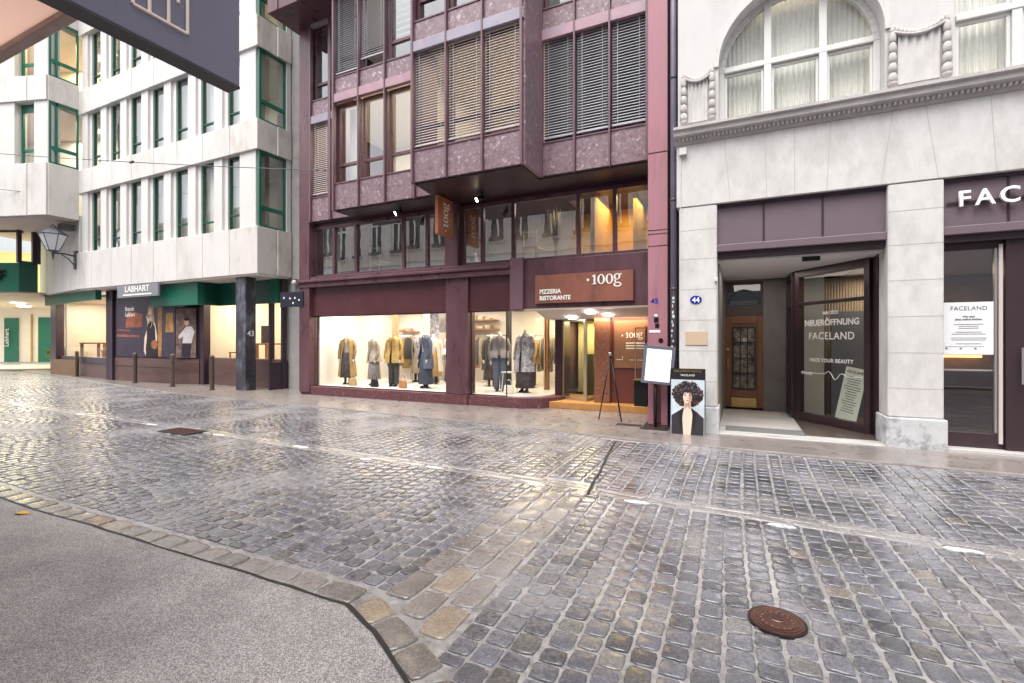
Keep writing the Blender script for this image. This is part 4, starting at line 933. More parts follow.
w = facade_window(rb, -.27, .50, 2.32, 2.92, 11.93, mat('dark_brown_wood', (.06, .035, .025), .5), G_dark, fw=.05)
m = ring(.115, .30, .33, 2.42, 11.92, 11.94, 14); obj('arch_bar', m, black_m, w)
boxo('ledge_light', (-.2, .43, 12.02, 12.1, 2.40, 2.5), mat('pale_box', (.5, .5, .48), .6), rb)
boxo('fanlight_backing', (-.3, .52, 12.1, 12.14, .05, 2.92), darkroom, rb)
# sensor above the glass
boxo('door_sensor', (.95, 1.2, YR+.32, YR+.42, 2.90, 2.97), black_m, rb, .005)
# angled vitrine
VA, VB = (1.06, 10.95), (2.0, 9.62)
def vit_leaf(a, b_, za, zb, w, name):
    ax, ay = a; bx, by = b_; d = Vector((bx-ax, by-ay, 0)); Ln = d.length; d.normalize(); nn = Vector((-d.y, d.x, 0))
    M = Matrix(((d.x, nn.x, 0, ax), (d.y, nn.y, 0, ay), (0, 0, 1, 0), (0, 0, 0, 1))); f = MB(); f.M = M
    f.box(0, w, -.06, .06, za, zb); f.box(Ln-w, Ln, -.06, .06, za, zb); f.box(w, Ln-w, -.06, .06, za, za+.16); f.box(w, Ln-w, -.06, .06, zb-.14, zb); f.box(w, Ln-w, -.05, .05, 2.28, 2.34)
    o = obj(name, f, bronze, rb, bevel=.006); gl = MB(); gl.M = M; gl.quad((w, 0, za+.1), (Ln-w, 0, za+.1), (Ln-w, 0, zb-.1), (w, 0, zb-.1)); obj('pane', gl, G_clear, o)
    return M, Ln
MV, LV_ = vit_leaf(VA, VB, .045, 2.97, .11, 'shop_window')
vit_leaf((1.0, 11.9), (1.03, 11.03), .045, 2.97, .08, 'shop_window')
ux = Vector((MV[0][0], MV[1][0], 0)); nv = Vector((MV[0][1], MV[1][1], 0))
boxo('reveal_wall', (2.0, 2.06, 9.3, 9.65, .04, 3.0), bronze, rb)
def vtext(body, size, u, z, off=0., sx=1., align='CENTER', space=1.):
    p = Vector((VA[0], VA[1], 0)) + ux*u - nv*.012; return text('lettering', body, size, (p.x, p.y, z), white_l, vt, xd=ux, yd=(0,0,1), off=off, ext=.001, align=align, sx=sx, space=space)
vt = thing('window_lettering', (1.5, 10.3, 1.6), 'white opening announcement lettering on the angled shop window', 'lettering')
vtext('MAI 2025', .085, .80, 2.08, .002); vtext('NEUERÖFFNUNG', .155, .80, 1.88, .004, .98); vtext('FACELAND', .19, .80, 1.62, .001, 1.0, space=1.08)
vtext('FACE YOUR BEAUTY', .095, .80, 1.2, .002, space=1.1)
wv = MB(); pp = []
for k in range(60):
    u = .1+k/59*1.35; q = k/59
    z = .98 + (.0 if q < .42 else (.085*math.sin((q-.42)*26)*math.exp(-((q-.58)/.13)**2) + (-.02+.05*(q-.75) if q > .75 else 0)))
    p = Vector((VA[0], VA[1], 0)) + ux*u - nv*.014; pp.append((p.x, p.y, z))
wv.tube(pp, .006, 5); obj('wave_line', wv, white_l, vt)
vtext('Hi·beauty', .085, .24, .95, .004, .9)
# interior of the beauty shop seen through the vitrine
obj('string_curtain', wavy(1.25, 2.7, 12.3, .05, 2.95, .015, .05), mat('string_curtain', (.42, .36, .30), .8, var=.1), rb)
m = MB(); m.box(1.0, 8, 13.0, 13.1, .05, 3); obj('room_wall', m, mat('brown_interior', (.24, .13, .06), .5, var=.2), rb)
boxo('room_wall', (1.75, 2.5, 11.8, 11.9, .05, 2.2), mat('blue_grey_panel', (.14, .16, .22), .6), rb)
boxo('room_wall', (1.25, 1.6, 11.6, 11.7, .05, 2.95), mat('pale_panel', (.55, .56, .55), .6), rb)
boxo('room_floor', (1.0, 8, YR+.36, 13, .03, .05), mat('dark_floor', (.09, .07, .06), .25), rb)
boxo('room_ceiling', (2.0, 8, YR+.3, 13, 2.97, 3.05), mat('beige_ceiling', (.5, .46, .42), .8), rb)
t = thing('info_board', (1.95, 10.35, .05), 'white leaning price board inside the angled shop window', 'board')
M = Matrix.Translation((1.62, 10.42, .3)) @ Matrix.Rotation(math.atan2(ux.y, ux.x), 4, 'Z') @ Matrix.Rotation(R(-8), 4, 'X') @ Matrix.Rotation(R(7), 4, 'Y')
m = MB(); m.M = M; m.box(0, .44, 0, .012, -.1, .85); obj('panel', m, mat('ivory_board', (.66, .68, .58), .5), t)
m = MB(); m.M = M
for k in range(15):
    z = .68-k*.045; w_ = random.uniform(.08, .17); m.box(.22-w_, .22+w_, -.004, -.001, z, z+.012)
obj('small_print', m, ink, t)
text('lettering', 'FACELAND', .07, tuple(M @ Vector((.05, -.006, .75))), ink, t, xd=(M.to_3x3() @ Vector((1,0,0))), yd=(M.to_3x3() @ Vector((0,0,1))), ext=.001)
area((2.6, 11.6, 2.9), .8, .8, 10, (1, .8, .55)); area((.4, 10.3, 2.95), 1.0, 1.6, 9, (1, .93, .85)); area((4.0, 10.8, 2.9), 1.5, .5, 18, (1, .75, .4))
boxo('wall_glow_strip', (3.0, 4.5, 12.9, 12.98, 1.25, 1.30), emis('amber_strip', (1, .55, .15), 2.0), rb)
boxo('counter', (2.9, 4.6, 11.2, 11.9, .05, 1.05), mat('walnut', (.12, .06, .035), .35, var=.3, vscale=4, stretch=(.2, 1, 1)), rb, .01)
# opening 2 frame + door
f = MB(); y = YR+.22
f.box(2.66, 3.36, y, y+.07, .07, .28); f.box(2.66, 3.36, y, y+.07, 2.90, 3.0); f.box(2.66, 2.69, y, y+.07, .28, 2.9)
w = obj('shop_window', f, bronze, rb, bevel=.004)
m = MB(); m.quad((2.69, y+.03, .28), (3.28, y+.03, .28), (3.28, y+.03, 2.9), (2.69, y+.03, 2.9)); obj('pane', m, G_refl, w)
m = MB(); m.box(3.26, 3.285, y-.01, y+.05, .3, 2.9); obj('glass_edge', m, mat('steel_edge', (.45, .42, .42), .3, .6), w)
m = MB(); m.box(3.30, 3.34, y-.03, y+.06, .15, 2.95); obj('pale_profile', m, mat('pale_profile', (.6, .52, .5), .4), w)
m = MB(); m.box(3.36, 3.62, y-.06, y+.1, .07, 3.0); m.box(4.85, 5.0, y-.06, y+.1, .07, 3.0); m.box(3.62, 4.85, y-.06, y+.1, .07, .3); m.box(3.62, 4.85, y-.06, y+.1, 2.8, 3.0); dd = obj('door', m, bronze, rb, bevel=.006)
m = MB(); m.quad((3.62, y, .3), (4.85, y, .3), (4.85, y, 2.8), (3.62, y, 2.8)); obj('pane', m, G_refl, dd)
boxo('handle', (3.50, 3.52, y-.12, y-.10, 1.0, 1.5), mat('steel_edge', (.45, .42, .42), .3, .6), dd)
boxo('rear_fill', (5.65, 8.0, YR+.25, YR+.3, .05, 3), bronze, rb)
m = MB(); m.box(2.66, 3.30, y+.05, y+.055, 1.165, 1.185); obj('line', m, white_l, w)
t = thing('window_poster', (2.97, y, 2), 'white paper notice headed FACELAND taped on the right shop window', 'poster')
boxo('sheet', (2.67, 3.255, y+.004, y+.02, 1.40, 2.15), paper, t)
text('lettering', 'FACELAND', .082, (2.985, y+.002, 2.035), ink, t, align='CENTER', ext=.001, sx=.92, space=1.1)
text('lettering', 'Wir sind\nJetzt online buchen', .038, (2.985, y+.002, 1.93), ink, t, align='CENTER', ext=.001, off=.0012)
m = MB()
for k in range(11):
    if k in (3, 6, 9): continue
    z = 1.83-k*.028; w_ = random.uniform(.1, .2); m.box(2.985-w_, 2.985+w_, y+.001, y+.003, z, z+.006)
for xx in (2.74, 2.90, 3.06): m.box(xx-.012, xx+.012, y+.001, y+.003, 1.475, 1.495)
m.box(2.69, 3.15, y+.001, y+.003, 1.512, 1.515); obj('small_print', m, ink, t)
# FACELAND fascia letters
t = thing('shop_lettering', (3.6, YR, 3.6), 'raised white FACELAND letters on the mauve fascia', 'sign')
text('letter', 'FACELAND', .31, (2.80, YR+.03, 3.49), white_l, t, off=.004, ext=.022, space=1.28)
m = MB(); m.box(2.7, 4.9, YR+.075, YR+.086, 3.54, 3.57); obj('rail', m, bronze, t)
# number 44 plate, brass plate, box
t = thing('number_plate', (-.65, YR, 2.3), 'oval blue enamel house number 44 on the left stone pier', 'house number')
m = MB(); m.slab(disc(-.655, 2.30, 0, .095, 24, .07), YR-.012, YR); obj('plate', m, signblue, t); text('lettering', '44', .12, (-.655, YR-.015, 2.257), white_l, t, align='CENTER', off=.003, ext=.001)
t = thing('name_plate', (-.64, YR, 1.6), 'pale brass name plate below the blue number on the left stone pier', 'name plate')
boxo('plate', (-.82, -.47, YR-.012, YR, 1.52, 1.76), mat('pale_brass', (.62, .47, .33), .45, .2), t, .003)
t = thing('junction_box', (-.85, 8.7, 4.85), 'small white junction box under the cornice by the drainpipe', 'box')
boxo('box', (-.92, -.80, YR-.09, YR-.013, 4.80, 4.92), whitewood, t, .006); 
m = MB(); m.tube([(-.90, YR-.03, 4.80), (-.91, YR-.03, 3.0), (-.91, YR-.03, 2.2)], .006, 5); obj('cable', m, whitewood, t)
t = thing('wall_socket_box', (-.34, 8.7, 2.35), 'tiny white sensor on the edge of the left stone pier', 'sensor'); boxo('box', (-.36, -.31, YR-.04, YR, 2.6, 2.66), whitewood, t, .004)
# 45 on red pilaster, stickers
t = thing('number_marks', (-1.37, 9, 2.3), 'blue number 45 and small black and white stickers on the red pilaster', 'stickers')
text('lettering', '45', .13, (-1.45, 8.995, 2.28), signblue, t, ext=.001, off=.002, sx=1.1)
m = MB(); m.box(-1.39, -1.31, 8.993, 9.0, 1.93, 2.02); m.box(-1.37, -1.30, 8.993, 9.0, 1.83, 1.91); m.slab(disc(-1.27, 1.60, 0, .045), 8.993, 9.0); obj('dark_sticker', m, black_m, t)
m = MB(); m.box(-1.48, -1.28, 8.993, 9.0, 1.745, 1.79); m.box(-1.39, -1.33, 8.993, 9.0, 2.04, 2.08); obj('white_sticker', m, paper, t)

# ================================================================== LEFT BUILDING (white offices)
lb_ = thing('office_building', (-18, 9.8, 0), 'white panelled office building with narrow green framed windows on the left', 'building')
YA = 9.8; XC = -13.2
rows = [(3.65, 5.10, 7.46), (7.46+.0, 8.38, 10.6), (10.6, 11.55, 13.75), (13.75, 14.7, 16.8)]
pc = [-13.75] + [-15.19-1.385*i for i in range(7)]
for i, xcn in enumerate(pc):
    w_ = .42 if i else .75
    boxo('pier', (xcn-w_/2-(.0), xcn+w_/2, YA+.02, YA+.35, 3.66, 17), white_pier, lb_, .012)
ed = [XC+.0, -14.52] + [-15.19-.6925-1.385*i for i in range(6)] + [-24.0]
for (za, zb, zt) in rows:
    for i, (a, b_) in enumerate(zip(ed[1:], ed[:-1])):
        pj = .0 if i % 2 else .0
        m = MB(); m.box(a+.008, b_-.008, YA-.05, YA+.62, za+.0, zb); obj('spandrel', m, white_end if i == 0 else white_conc, lb_, bevel=.012)
    # windows between piers
    for i in range(len(pc)-1):
        xa, xb = pc[i+1]+.21, pc[i]-(.21 if i else .375)
        lit = (za > 10 and i in (3,)) or (za < 5 and i == 1)
        boxo('jamb', (xa, xa+.17, YA+.10, YA+.22, zb, zt), white_pier, lb_)
        facade_window(lb_, xa+.17, xb, zb, zt, YA+.15, green_d, G_off if not lit else G_clear, trans=(zb+.5,) if i % 2 == 0 else (zb+.42,), fw=.05, depth=.08)
        obj('curtain', wavy(xa+.05, xb-.05, YA+.40, zb, zt-.1, .02, .08), curtain, lb_)
m = MB()
for (za, zb, zt) in rows: m.box(-24, -13.3, YA+.62, 14, za-.2+.3, zb-.1)
obj('floor_slab', m, mat('office_ceiling', (.6, .57, .5), .8), lb_)
m = MB(); m.box(-24, -13.3, 12.4, 12.5, 5, 17); obj('room_wall', m, cream, lb_)
# end wall facing east: spandrels, corner windows
for ri, (za, zb, zt) in enumerate(rows):
    boxo('spandrel', (XC-.5, XC+.04, YA+.64, 10.95, za, zb), white_end, lb_, .012)
    # end window (perpendicular)
    f = MB(); x = XC-.12
    f.box(x, x+.07, YA+.05, YA+.12, zb, zt); f.box(x, x+.07, 10.74, 10.80, zb, zt); f.box(x, x+.07, YA+.12, 10.74, zb, zb+.07); f.box(x, x+.07, YA+.12, 10.74, zt-.08, zt); f.box(x-.005, x+.075, YA+.12, 10.74, zb+.55, zb+.66)
    w = obj('window', f, green_m if ri != 9 else green_d, lb_, bevel=.004)
    m = MB(); m.quad((x+.03, YA+.1, zb), (x+.03, 10.76, zb), (x+.03, 10.76, zt), (x+.03, YA+.1, zt)); obj('pane', m, G_refl if ri == 0 else G_off, w)
    boxo('jamb', (XC-.45, XC+.0, 10.80, 10.95, zb, zt), white_pier, lb_)
boxo('end_wall', (-13.6, -12.3, 10.99, 11.4, 0, 17), grey_wall, lb_)
boxo('end_wall', (-13.9, -13.4, 11.4, 14, 3.6, 17), grey_wall, lb_)
boxo('underside', (-23.8, -13.22, YA, 10.9, 3.60, 3.65), cream2, lb_)
boxo('rear_wall', (-29.6, -13.5, 14, 14.3, 0, 17), white_pier, lb_)
# ground floor: marble column with 43
cm = boxo('column', (-14.37, -13.90, 9.86, 10.22, .03, 3.62), darkmarble, lb_, .01)
text('lettering', '43', .24, (-13.896, 10.04, 1.74), white_l, cm, xd=(0,1,0), yd=(0,0,1), ext=.002, off=.003, align='CENTER')
# lower wall left part: bends away under block B
def wallseg(name, a, b_, z0_, z1_, m_, th=.3, parent=lb_, bevel=.01):
    d = Vector((b_[0]-a[0], b_[1]-a[1])); d.normalize(); nn = Vector((-d.y, d.x))
    mm = MB(); mm.prism([a, b_, (b_[0]+nn.x*th, b_[1]+nn.y*th), (a[0]+nn.x*th, a[1]+nn.y*th)], z0_, z1_); return obj(name, mm, m_, parent, bevel=bevel)
PB0, PB1 = (-29.3, 10.55), (-23.8, 9.78)
nseg = 5
for k in range(nseg):
    a = (PB0[0]+(PB1[0]-PB0[0])*k/nseg+.01, PB0[1]+(PB1[1]-PB0[1])*k/nseg); c = (PB0[0]+(PB1[0]-PB0[0])*(k+1)/nseg-.01, PB0[1]+(PB1[1]-PB0[1])*(k+1)/nseg)
    wallseg('wall_panel', a, c, 3.66, 6.6, white_pier)
# shopfront segments
GF = 10.3
wallseg('plinth', (-22.35, GF), (-18.3, GF), .03, .93, brownclad); wallseg('plinth', (-18.3, GF), (-17.45, 10.6), .03, .93, brownclad)
wallseg('plinth', (-17.45, 10.78), (-13.4, 10.78), .03, .98, brownclad)
m = MB(); m.box(-22.3, -17.6, GF-.012, GF-.002, .60, .615); obj('plinth_joint', m, darkplinth, lb_)
wallseg('shop_wall', (-22.35, GF+.02), (-18.3, GF+.02), .93, 3.6, darkplinth); wallseg('shop_wall', (-18.3, GF+.02), (-17.45, 10.62), .93, 2.8, darkplinth)
m = MB(); m.box(-22.62, -22.36, 10.22, 10.5, .03, 3.62); m.box(-23.0, -22.8, 10.3, 10.6, .03, 3.62); m.box(-17.4, -17.2, 10.6, 10.85, .03, 3.0); m.box(-13.42, -13.32, 10.74, 10.9, .03, 3.6); m.box(-14.0, -13.9, 10.74, 10.9, .9, 3.6); obj('post', m, darkplinth, lb_, bevel=.008)
m = MB(); m.box(-19.3, -16.55, 10.0, 10.25, 2.82, 3.6); obj('fascia', m, green_m, lb_, bevel=.01)
m = MB(); m.box(-16.57, -16.5, 10.25, 10.75, 2.82, 3.6); m.box(-16.5, -13.4, 10.70, 10.80, 2.82, 3.6); obj('fascia', m, green_d, lb_, bevel=.006)
m = MB(); m.box(-13.8, -13.42, 10.62, 10.70, 2.82, 3.6); obj('fascia', m, green_m, lb_)
m = MB(); m.quad((-17.2, 10.82, .98), (-13.42, 10.82, .98), (-13.42, 10.82, 2.82), (-17.2, 10.82, 2.82)); obj('pane', m, G_clear, lb_)
boxo('end_plinth', (-13.42, -13.36, 10.3, 11.0, .03, .9), darkplinth, lb_)
# left window 1 (rotated)
LA, LBp = (-29.2, 11.25), (-23.0, 10.45)
wallseg('plinth', LA, LBp, .03, .80, brownclad, bevel=.01); wallseg('plinth', (LA[0], LA[1]-.03), (LBp[0], LBp[1]-.03), .62, .88, darkplinth, .1)
wallseg('fascia', (LA[0], LA[1]-.55), (LBp[0], LBp[1]-.5), 3.22, 3.64, green_m, .2); wallseg('post', (-30.0, 11.2), (-29.2, 11.1), .03, 3.7, darkplinth, .3); 
m = MB(); m.quad((*LA, .88), (*LBp, .88), (*LBp, 3.28), (*LA, 3.28)); obj('pane', m, G_clear, lb_)
# shop interiors
m = MB(); m.box(-29.2, -17.5, 13.6, 13.7, .03, 3.6); m.box(-17.55, -17.45, 11, 13.6, .03, 3.6); m.box(-29.3, -29.2, 11.5, 13.7, .03, 3.6); m.box(-17.4, -13.42, 13.6, 13.7, .03, 3.6); m.box(-22.5, -22.4, 10.7, 13.6, .03, 3.6); m.box(-13.5, -13.42, 11, 13.7, .03, 3.6)
obj('shop_wall', m, mat('warm_cream_wall', (.76, .71, .60), .8, var=.06, vscale=1), lb_)
boxo('shop_floor', (-29.2, -13.5, 10.9, 13.6, .03, .72), woodf, lb_); boxo('shop_ceiling', (-29.2, -13.5, 10.9, 13.6, 3.45, 3.55), cream2, lb_)
area((-26, 12.2, 3.4), 5, 1.5, 150, (1, .86, .64)); area((-15.5, 12.2, 3.4), 3, 1.5, 95, (1, .86, .64))
area((-18.5, 11.3, 10.4), 9, 1.0, 22, (1, .95, .85)); area((-18.5, 11.3, 13.6), 9, 1.0, 50, (1, .88, .6)); area((-18.5, 11.3, 7.3), 9, 1.0, 8, (1, .95, .85))
def table(x, y, lb, w=1.6, h=.78):
    t = thing('wooden_table', (x, y, .72), lb, 'table', 'oak tables in the green fronted shop')
    boxo('tabletop', (x-w/2, x+w/2, y-.4, y+.4, .72+h-.06, .72+h), oak, t, .006)
    for dx in (-w/2+.08, w/2-.08):
        for dy in (-.33, .33): boxo('leg', (x+dx-.05, x+dx+.05, y+dy-.05, y+dy+.05, .72, .66+h), oak, t, .004)
def pc_case(x, y, lb):
    t = thing('display_frame', (x, y, 1.5), lb, 'display', 'dark display frames on the tables'); boxo('panel', (x-.2, x+.2, y-.02, y+.02, 1.56, 2.15), darkplinth, t, .004); boxo('base', (x-.12, x+.12, y-.08, y+.08, 1.5, 1.56), darkplinth, t)
def ochair(x, y, lb):
    t = thing('wooden_chair', (x, y, .72), lb, 'chair', 'wooden chairs by the shop tables'); boxo('seat', (x-.22, x+.22, y-.22, y+.22, 1.14, 1.18), oak, t, .01)
    for dx in (-.19, .19):
        for dy in (-.19, .19): boxo('leg', (x+dx-.02, x+dx+.02, y+dy-.02, y+dy+.02, .72, 1.14), oak, t)
    boxo('backrest', (x-.22, x+.22, y+.19, y+.22, 1.41, 1.66), oak, t, .01)
table(-27.4, 12.1, 'long oak table behind the far left shop window', 2.2); table(-24.8, 12.0, 'oak table at the right end of the far left shop window', 1.8)
ochair(-26.2, 11.7, 'wooden chair between the two tables in the far left shop window')
pc_case(-26.8, 12.2, 'dark display frame on the long table behind the far left window'); pc_case(-24.9, 12.1, 'dark display frame on the right table behind the far left window')
table(-16.0, 12.0, 'oak table seen left of the marble column'); table(-13.95, 12.4, 'oak table seen right of the marble column', .8); pc_case(-15.95, 12.1, 'dark display frame left of the marble column'); ochair(-16.6, 11.5, 'wooden chair seen left of the marble column')
t = thing('wall_picture', (-14.2, 13.5, 1.8), 'long grey picture on the shop wall right of the marble column', 'picture'); boxo('panel', (-14.9, -13.6, 13.52, 13.58, 1.5, 2.0), mat('grey_print_panel', (.3, .28, .27), .6, var=.5, vscale=5), t)
t = thing('wall_mirror', (-25.6, 13.5, 2.2), 'framed wall mirror behind the far left shop window', 'mirror'); boxo('panel', (-26.3, -25.0, 13.5, 13.58, 1.6, 3.0), mat('pale_gold', (.6, .5, .33), .4, .3), t, .01)
# LABHART plate
t = thing('shop_sign', (-20.8, GF, 3.55), 'grey sign plate with white LABHART lettering above the large poster', 'sign')
yl = 9.66; xl0, xl1, zl0, zl1 = X(117, yl), X(158, yl), Z(137, 297, yl), Z(137, 284.5, yl)
boxo('plate', (xl0, xl1, yl, yl+.07, zl0, zl1), mat('grey_sign_plate', (.22, .22, .25), .5), t, .01)
text('lettering', 'LABHART', .30, ((xl0+xl1)/2, yl-.004, zl0+.2), letter, t, align='CENTER', off=.006, ext=.003, sx=1.2); m = MB(); m.box(xl0+.4, xl1-.4, yl-.005, yl, zl0+.07, zl0+.12); obj('small_print', m, letter, t)
# big poster: guitar-dark room, blond woman in black dress
t = thing('window_poster', (-20.2, GF, 2.1), 'large dark poster of a blond woman in a black dress', 'poster')
y = GF-.02
m = MB(); xr = -18.32; pts_ = [(-22.2, .98), (xr, .98), (xr, 2.9)] + [(xr-.55+.55*math.cos(R(a)), 2.9+.52*math.sin(R(a))) for a in range(15, 91, 15)] + [(-22.2, 3.42)]
m.slab(pts_, y, y+.02); obj('sheet', m, mat('poster_dark', (.045, .032, .055), .4, var=.4, vscale=1.2), t)
def shape(name, polys, m_, yy, par):
    mm = MB()
    for p in polys: mm.slab(p, yy, yy+.002)
    return obj(name, mm, m_, par)
shape('printed_background', [[(-21.55, 2.1), (-20.4, 2.1), (-20.35, 2.6), (-21.4, 2.75)], [(-22.15, 1.75), (-20.6, 1.72), (-20.6, 1.8), (-22.15, 1.85)], [(-22.1, 2.0), (-21.2, 1.95), (-21.2, 2.0), (-22.1, 2.06)]], mat('print_red_brown', (.30, .09, .05), .5, var=.5, vscale=3), y-.003, t)
shape('printed_background', [[(-19.35, 1.0), (-19.15, 1.0), (-19.1, 3.4), (-19.4, 3.4)], [(-18.9, 1.9), (-18.4, 1.9), (-18.45, 2.6), (-18.85, 2.6)]], mat('print_amber', (.42, .2, .06), .5, var=.6, vscale=3), y-.003, t)
cx = -19.85
shape('printed_figure', [[(cx-.3, 2.55), (cx-.12, 2.2), (cx-.38, 1.7), (cx-.42, 1.2), (cx-.28, 1.0), (cx-.2, 1.0), (cx-.3, 1.25), (cx-.22, 1.7), (cx+.1, 2.25)], [(cx-.12, 2.2), (cx+.3, 2.25), (cx+.45, 1.75), (cx+.4, 1.4), (cx+.3, 1.35), (cx+.3, 1.75), (cx+.1, 2.0)], disc(cx+.0, 2.66, 0, .115, 18, .165), [(cx-.06, 2.2), (cx+.08, 2.2), (cx+.07, 2.55), (cx-.05, 2.55)]], skin_l, y-.008, t)
shape('printed_dress', [[(cx-.3, 1.0), (cx+.5, 1.0), (cx+.35, 1.5), (cx+.3, 2.1), (cx+.15, 2.28), (cx+.02, 2.05), (cx-.12, 2.28), (cx-.22, 2.0), (cx-.2, 1.5)]], mat('print_black', (.012, .01, .014), .4), y-.010, t)
pbl = mat('print_blond', (.42, .27, .14), .5, var=.4, vscale=15)
shape('printed_hair', [[(cx-.22, 2.15), (cx-.21, 2.55), (cx-.17, 2.8), (cx-.05, 2.92), (cx+.08, 2.92), (cx+.19, 2.8), (cx+.24, 2.5), (cx+.30, 2.12), (cx+.18, 2.05), (cx+.1, 2.3), (cx-.1, 2.3), (cx-.14, 2.05)]], pbl, y-.0055, t)
shape('printed_fringe', [[(cx-.15, 2.55), (cx-.14, 2.8), (cx-.03, 2.90), (cx+.08, 2.89), (cx+.16, 2.75), (cx+.16, 2.52), (cx+.10, 2.72), (cx, 2.81), (cx-.1, 2.70)]], pbl, y-.012, t)
shape('printed_features', [[(cx-.08, 2.67), (cx-.03, 2.665), (cx-.03, 2.685), (cx-.08, 2.69)], [(cx+.03, 2.665), (cx+.08, 2.67), (cx+.08, 2.69), (cx+.03, 2.685)], [(cx-.035, 2.56), (cx+.035, 2.56), (cx, 2.575)]], mat('print_brown_tone', (.38, .2, .13), .5), y-.0125, t)
shape('printed_handbag', [disc(cx+.28, 1.45, 0, .22, 14, .17)], mat('print_tan', (.33, .13, .06), .5, var=.4, vscale=8), y-.013, t)
text('lettering', 'Brands\nLabhart', .22, (-21.55, y-.004, 2.75), letter, t, ext=.001, off=.003)
t = thing('window_poster', (-17.9, 10.4, 1.9), 'narrow poster of a person in a white shirt right of the large poster', 'poster')
a0, b0 = Vector((-18.25, 10.28, 0)), Vector((-17.5, 10.56, 0)); ud = (b0-a0).normalized(); nd = Vector((ud.y, -ud.x, 0))
def pshape(name, polys, m_, off):
    mm = MB()
    for p in polys:
        v0 = [tuple(a0+ud*u+nd*off+Vector((0, 0, z))) for u, z in p]; v1 = [tuple(a0+ud*u+nd*(off-.002)+Vector((0, 0, z))) for u, z in p]; k = len(p)
        mm.add(v0+v1, [tuple(range(k)), tuple(range(k, 2*k))[::-1]]+[(i, i+k, (i+1) % k+k, (i+1) % k) for i in range(k)])
    return obj(name, mm, m_, t)
pshape('sheet', [[(0, .98), (.78, .98), (.78, 2.75), (0, 2.75)]], mat('print_brown_mix', (.16, .10, .09), .5, var=.7, vscale=6), .02)
pshape('printed_shirt', [[(.25, 1.5), (.6, 1.5), (.72, 1.9), (.62, 2.1), (.4, 2.1), (.1, 1.75), (.12, 1.65), (.3, 1.75)]], mat('print_white', (.6, .55, .55), .5, var=.15), .024)
pshape('printed_face', [disc(.42, 2.25, 0, .085, 12, .12)], skin, .026); pshape('printed_hair', [disc(.42, 2.36, 0, .1, 10, .06)], mat('print_black', (.012, .01, .014), .4), .028)
pshape('printed_trousers', [[(.22, 1.0), (.55, 1.0), (.6, 1.5), (.25, 1.5)]], mat('print_navy', (.03, .025, .035), .4), .026)
# block B (projecting oriel block at far left)
dB = Vector((-.953, -.304)); Cc = Vector((-23.8, 8.76)); 
nB = Vector((-dB.y, dB.x)); nB = -nB if nB.y < 0 else nB   # inward normal
def Bp(u, v): p = Cc + dB*u + nB*v; return (p.x, p.y)
rowsB = [(6.4, 8.4, 10.8), (10.8, 11.75, 13.95), (13.95, 14.9, 17)]
M = Matrix(((dB.x, nB.x, 0, Cc.x), (dB.y, nB.y, 0, Cc.y), (0, 0, 1, 0), (0, 0, 0, 1)))
def bobj(name, boxes, m_, bevel=.012, parent=lb_):
    mm = MB(); mm.M = M
    for b_ in boxes: mm.box(*b_)
    return obj(name, mm, m_, parent, bevel=bevel)
for za, zb, zt in rowsB:
    for (u0, u1) in ((0, .85), (.87, 2.25), (2.27, 3.6), (3.62, 6)):
        bobj('spandrel', [(u0+.005, u1-.005, 0, .5, za, zb)], white_conc)
    bobj('pier', [(.0, .62, .06, .5, zb, zt)], white_pier); bobj('pier', [(1.5, 2.6, .06, .5, zb, zt)], white_pier); bobj('pier', [(3.5, 4.6, .06, .5, zb, zt)], white_pier)
    for u0 in (.62, 2.6, 4.6):
        w = bobj('window', [(u0, u0+.08, .3, .37, zb, zt), (u0+.8, u0+.88, .3, .37, zb, zt), (u0+.08, u0+.8, .3, .37, zb, zb+.08), (u0+.08, u0+.8, .3, .37, zb+.55, zb+.66), (u0+.08, u0+.8, .3, .37, zt-.3, zt)], green_m, .004)
        mm = MB(); mm.M = M; mm.quad((u0, .33, zb), (u0+.88, .33, zb), (u0+.88, .33, zt), (u0, .33, zt)); obj('pane', mm, G_clear, w)
    # side face towards east
    mm = MB(); mm.box(-24.2, -23.78, 8.82, 9.76, za, zb); obj('spandrel', mm, white_end, lb_, bevel=.012)
    f = MB(); x = -23.9; f.box(x, x+.07, 8.85, 8.93, zb, zt); f.box(x, x+.07, 9.05, 9.12, zb, zt); f.box(x, x+.07, 9.70, 9.77, zb, zt); f.box(x, x+.07, 8.93, 9.7, zb, zb+.08); f.box(x, x+.07, 8.93, 9.7, zt-.12, zt); f.box(x-.004, x+.074, 8.93, 9.7, zb+.55, zb+.68)
    w = obj('window', f, green_m, lb_, bevel=.004); mm = MB(); mm.quad((x+.03, 8.85, zb), (x+.03, 9.77, zb), (x+.03, 9.77, zt), (x+.03, 8.85, zt)); obj('pane', mm, G_clear, w)
for v0_, za_, zb2 in ((.1, 6.34, 6.42), (.6, 10.65, 10.9), (.6, 13.8, 14.0)):
    mm = MB(); mm.prism([Bp(0.05, v0_), Bp(6, v0_), Bp(6, 6), Bp(-.3, 4)], za_, zb2); obj('underside' if v0_ < .5 else 'floor_slab', mm, mat('pinkish_soffit', (.52, .45, .42), .8), lb_)
mm = MB(); mm.prism([Bp(0, 3.2), Bp(6, 3.2), Bp(6, 3.4), Bp(0, 3.4)], 6.4, 17); obj('room_wall', mm, cream, lb_)
area(tuple(list(Bp(1.6, 1.8)) + [10.6]), 2.6, 2, 70, (1, .92, .75)); area(tuple(list(Bp(1.6, 1.8)) + [13.75]), 2.6, 2, 110, (1, .82, .45))
t = thing('security_camera', (-24.2, 9.7, 6.3), 'small grey camera box under the overhang above the wall lantern', 'camera'); boxo('housing', (-24.5, -24.1, 9.35, 9.75, 6.0, 6.25), dark_grey, t, .02)
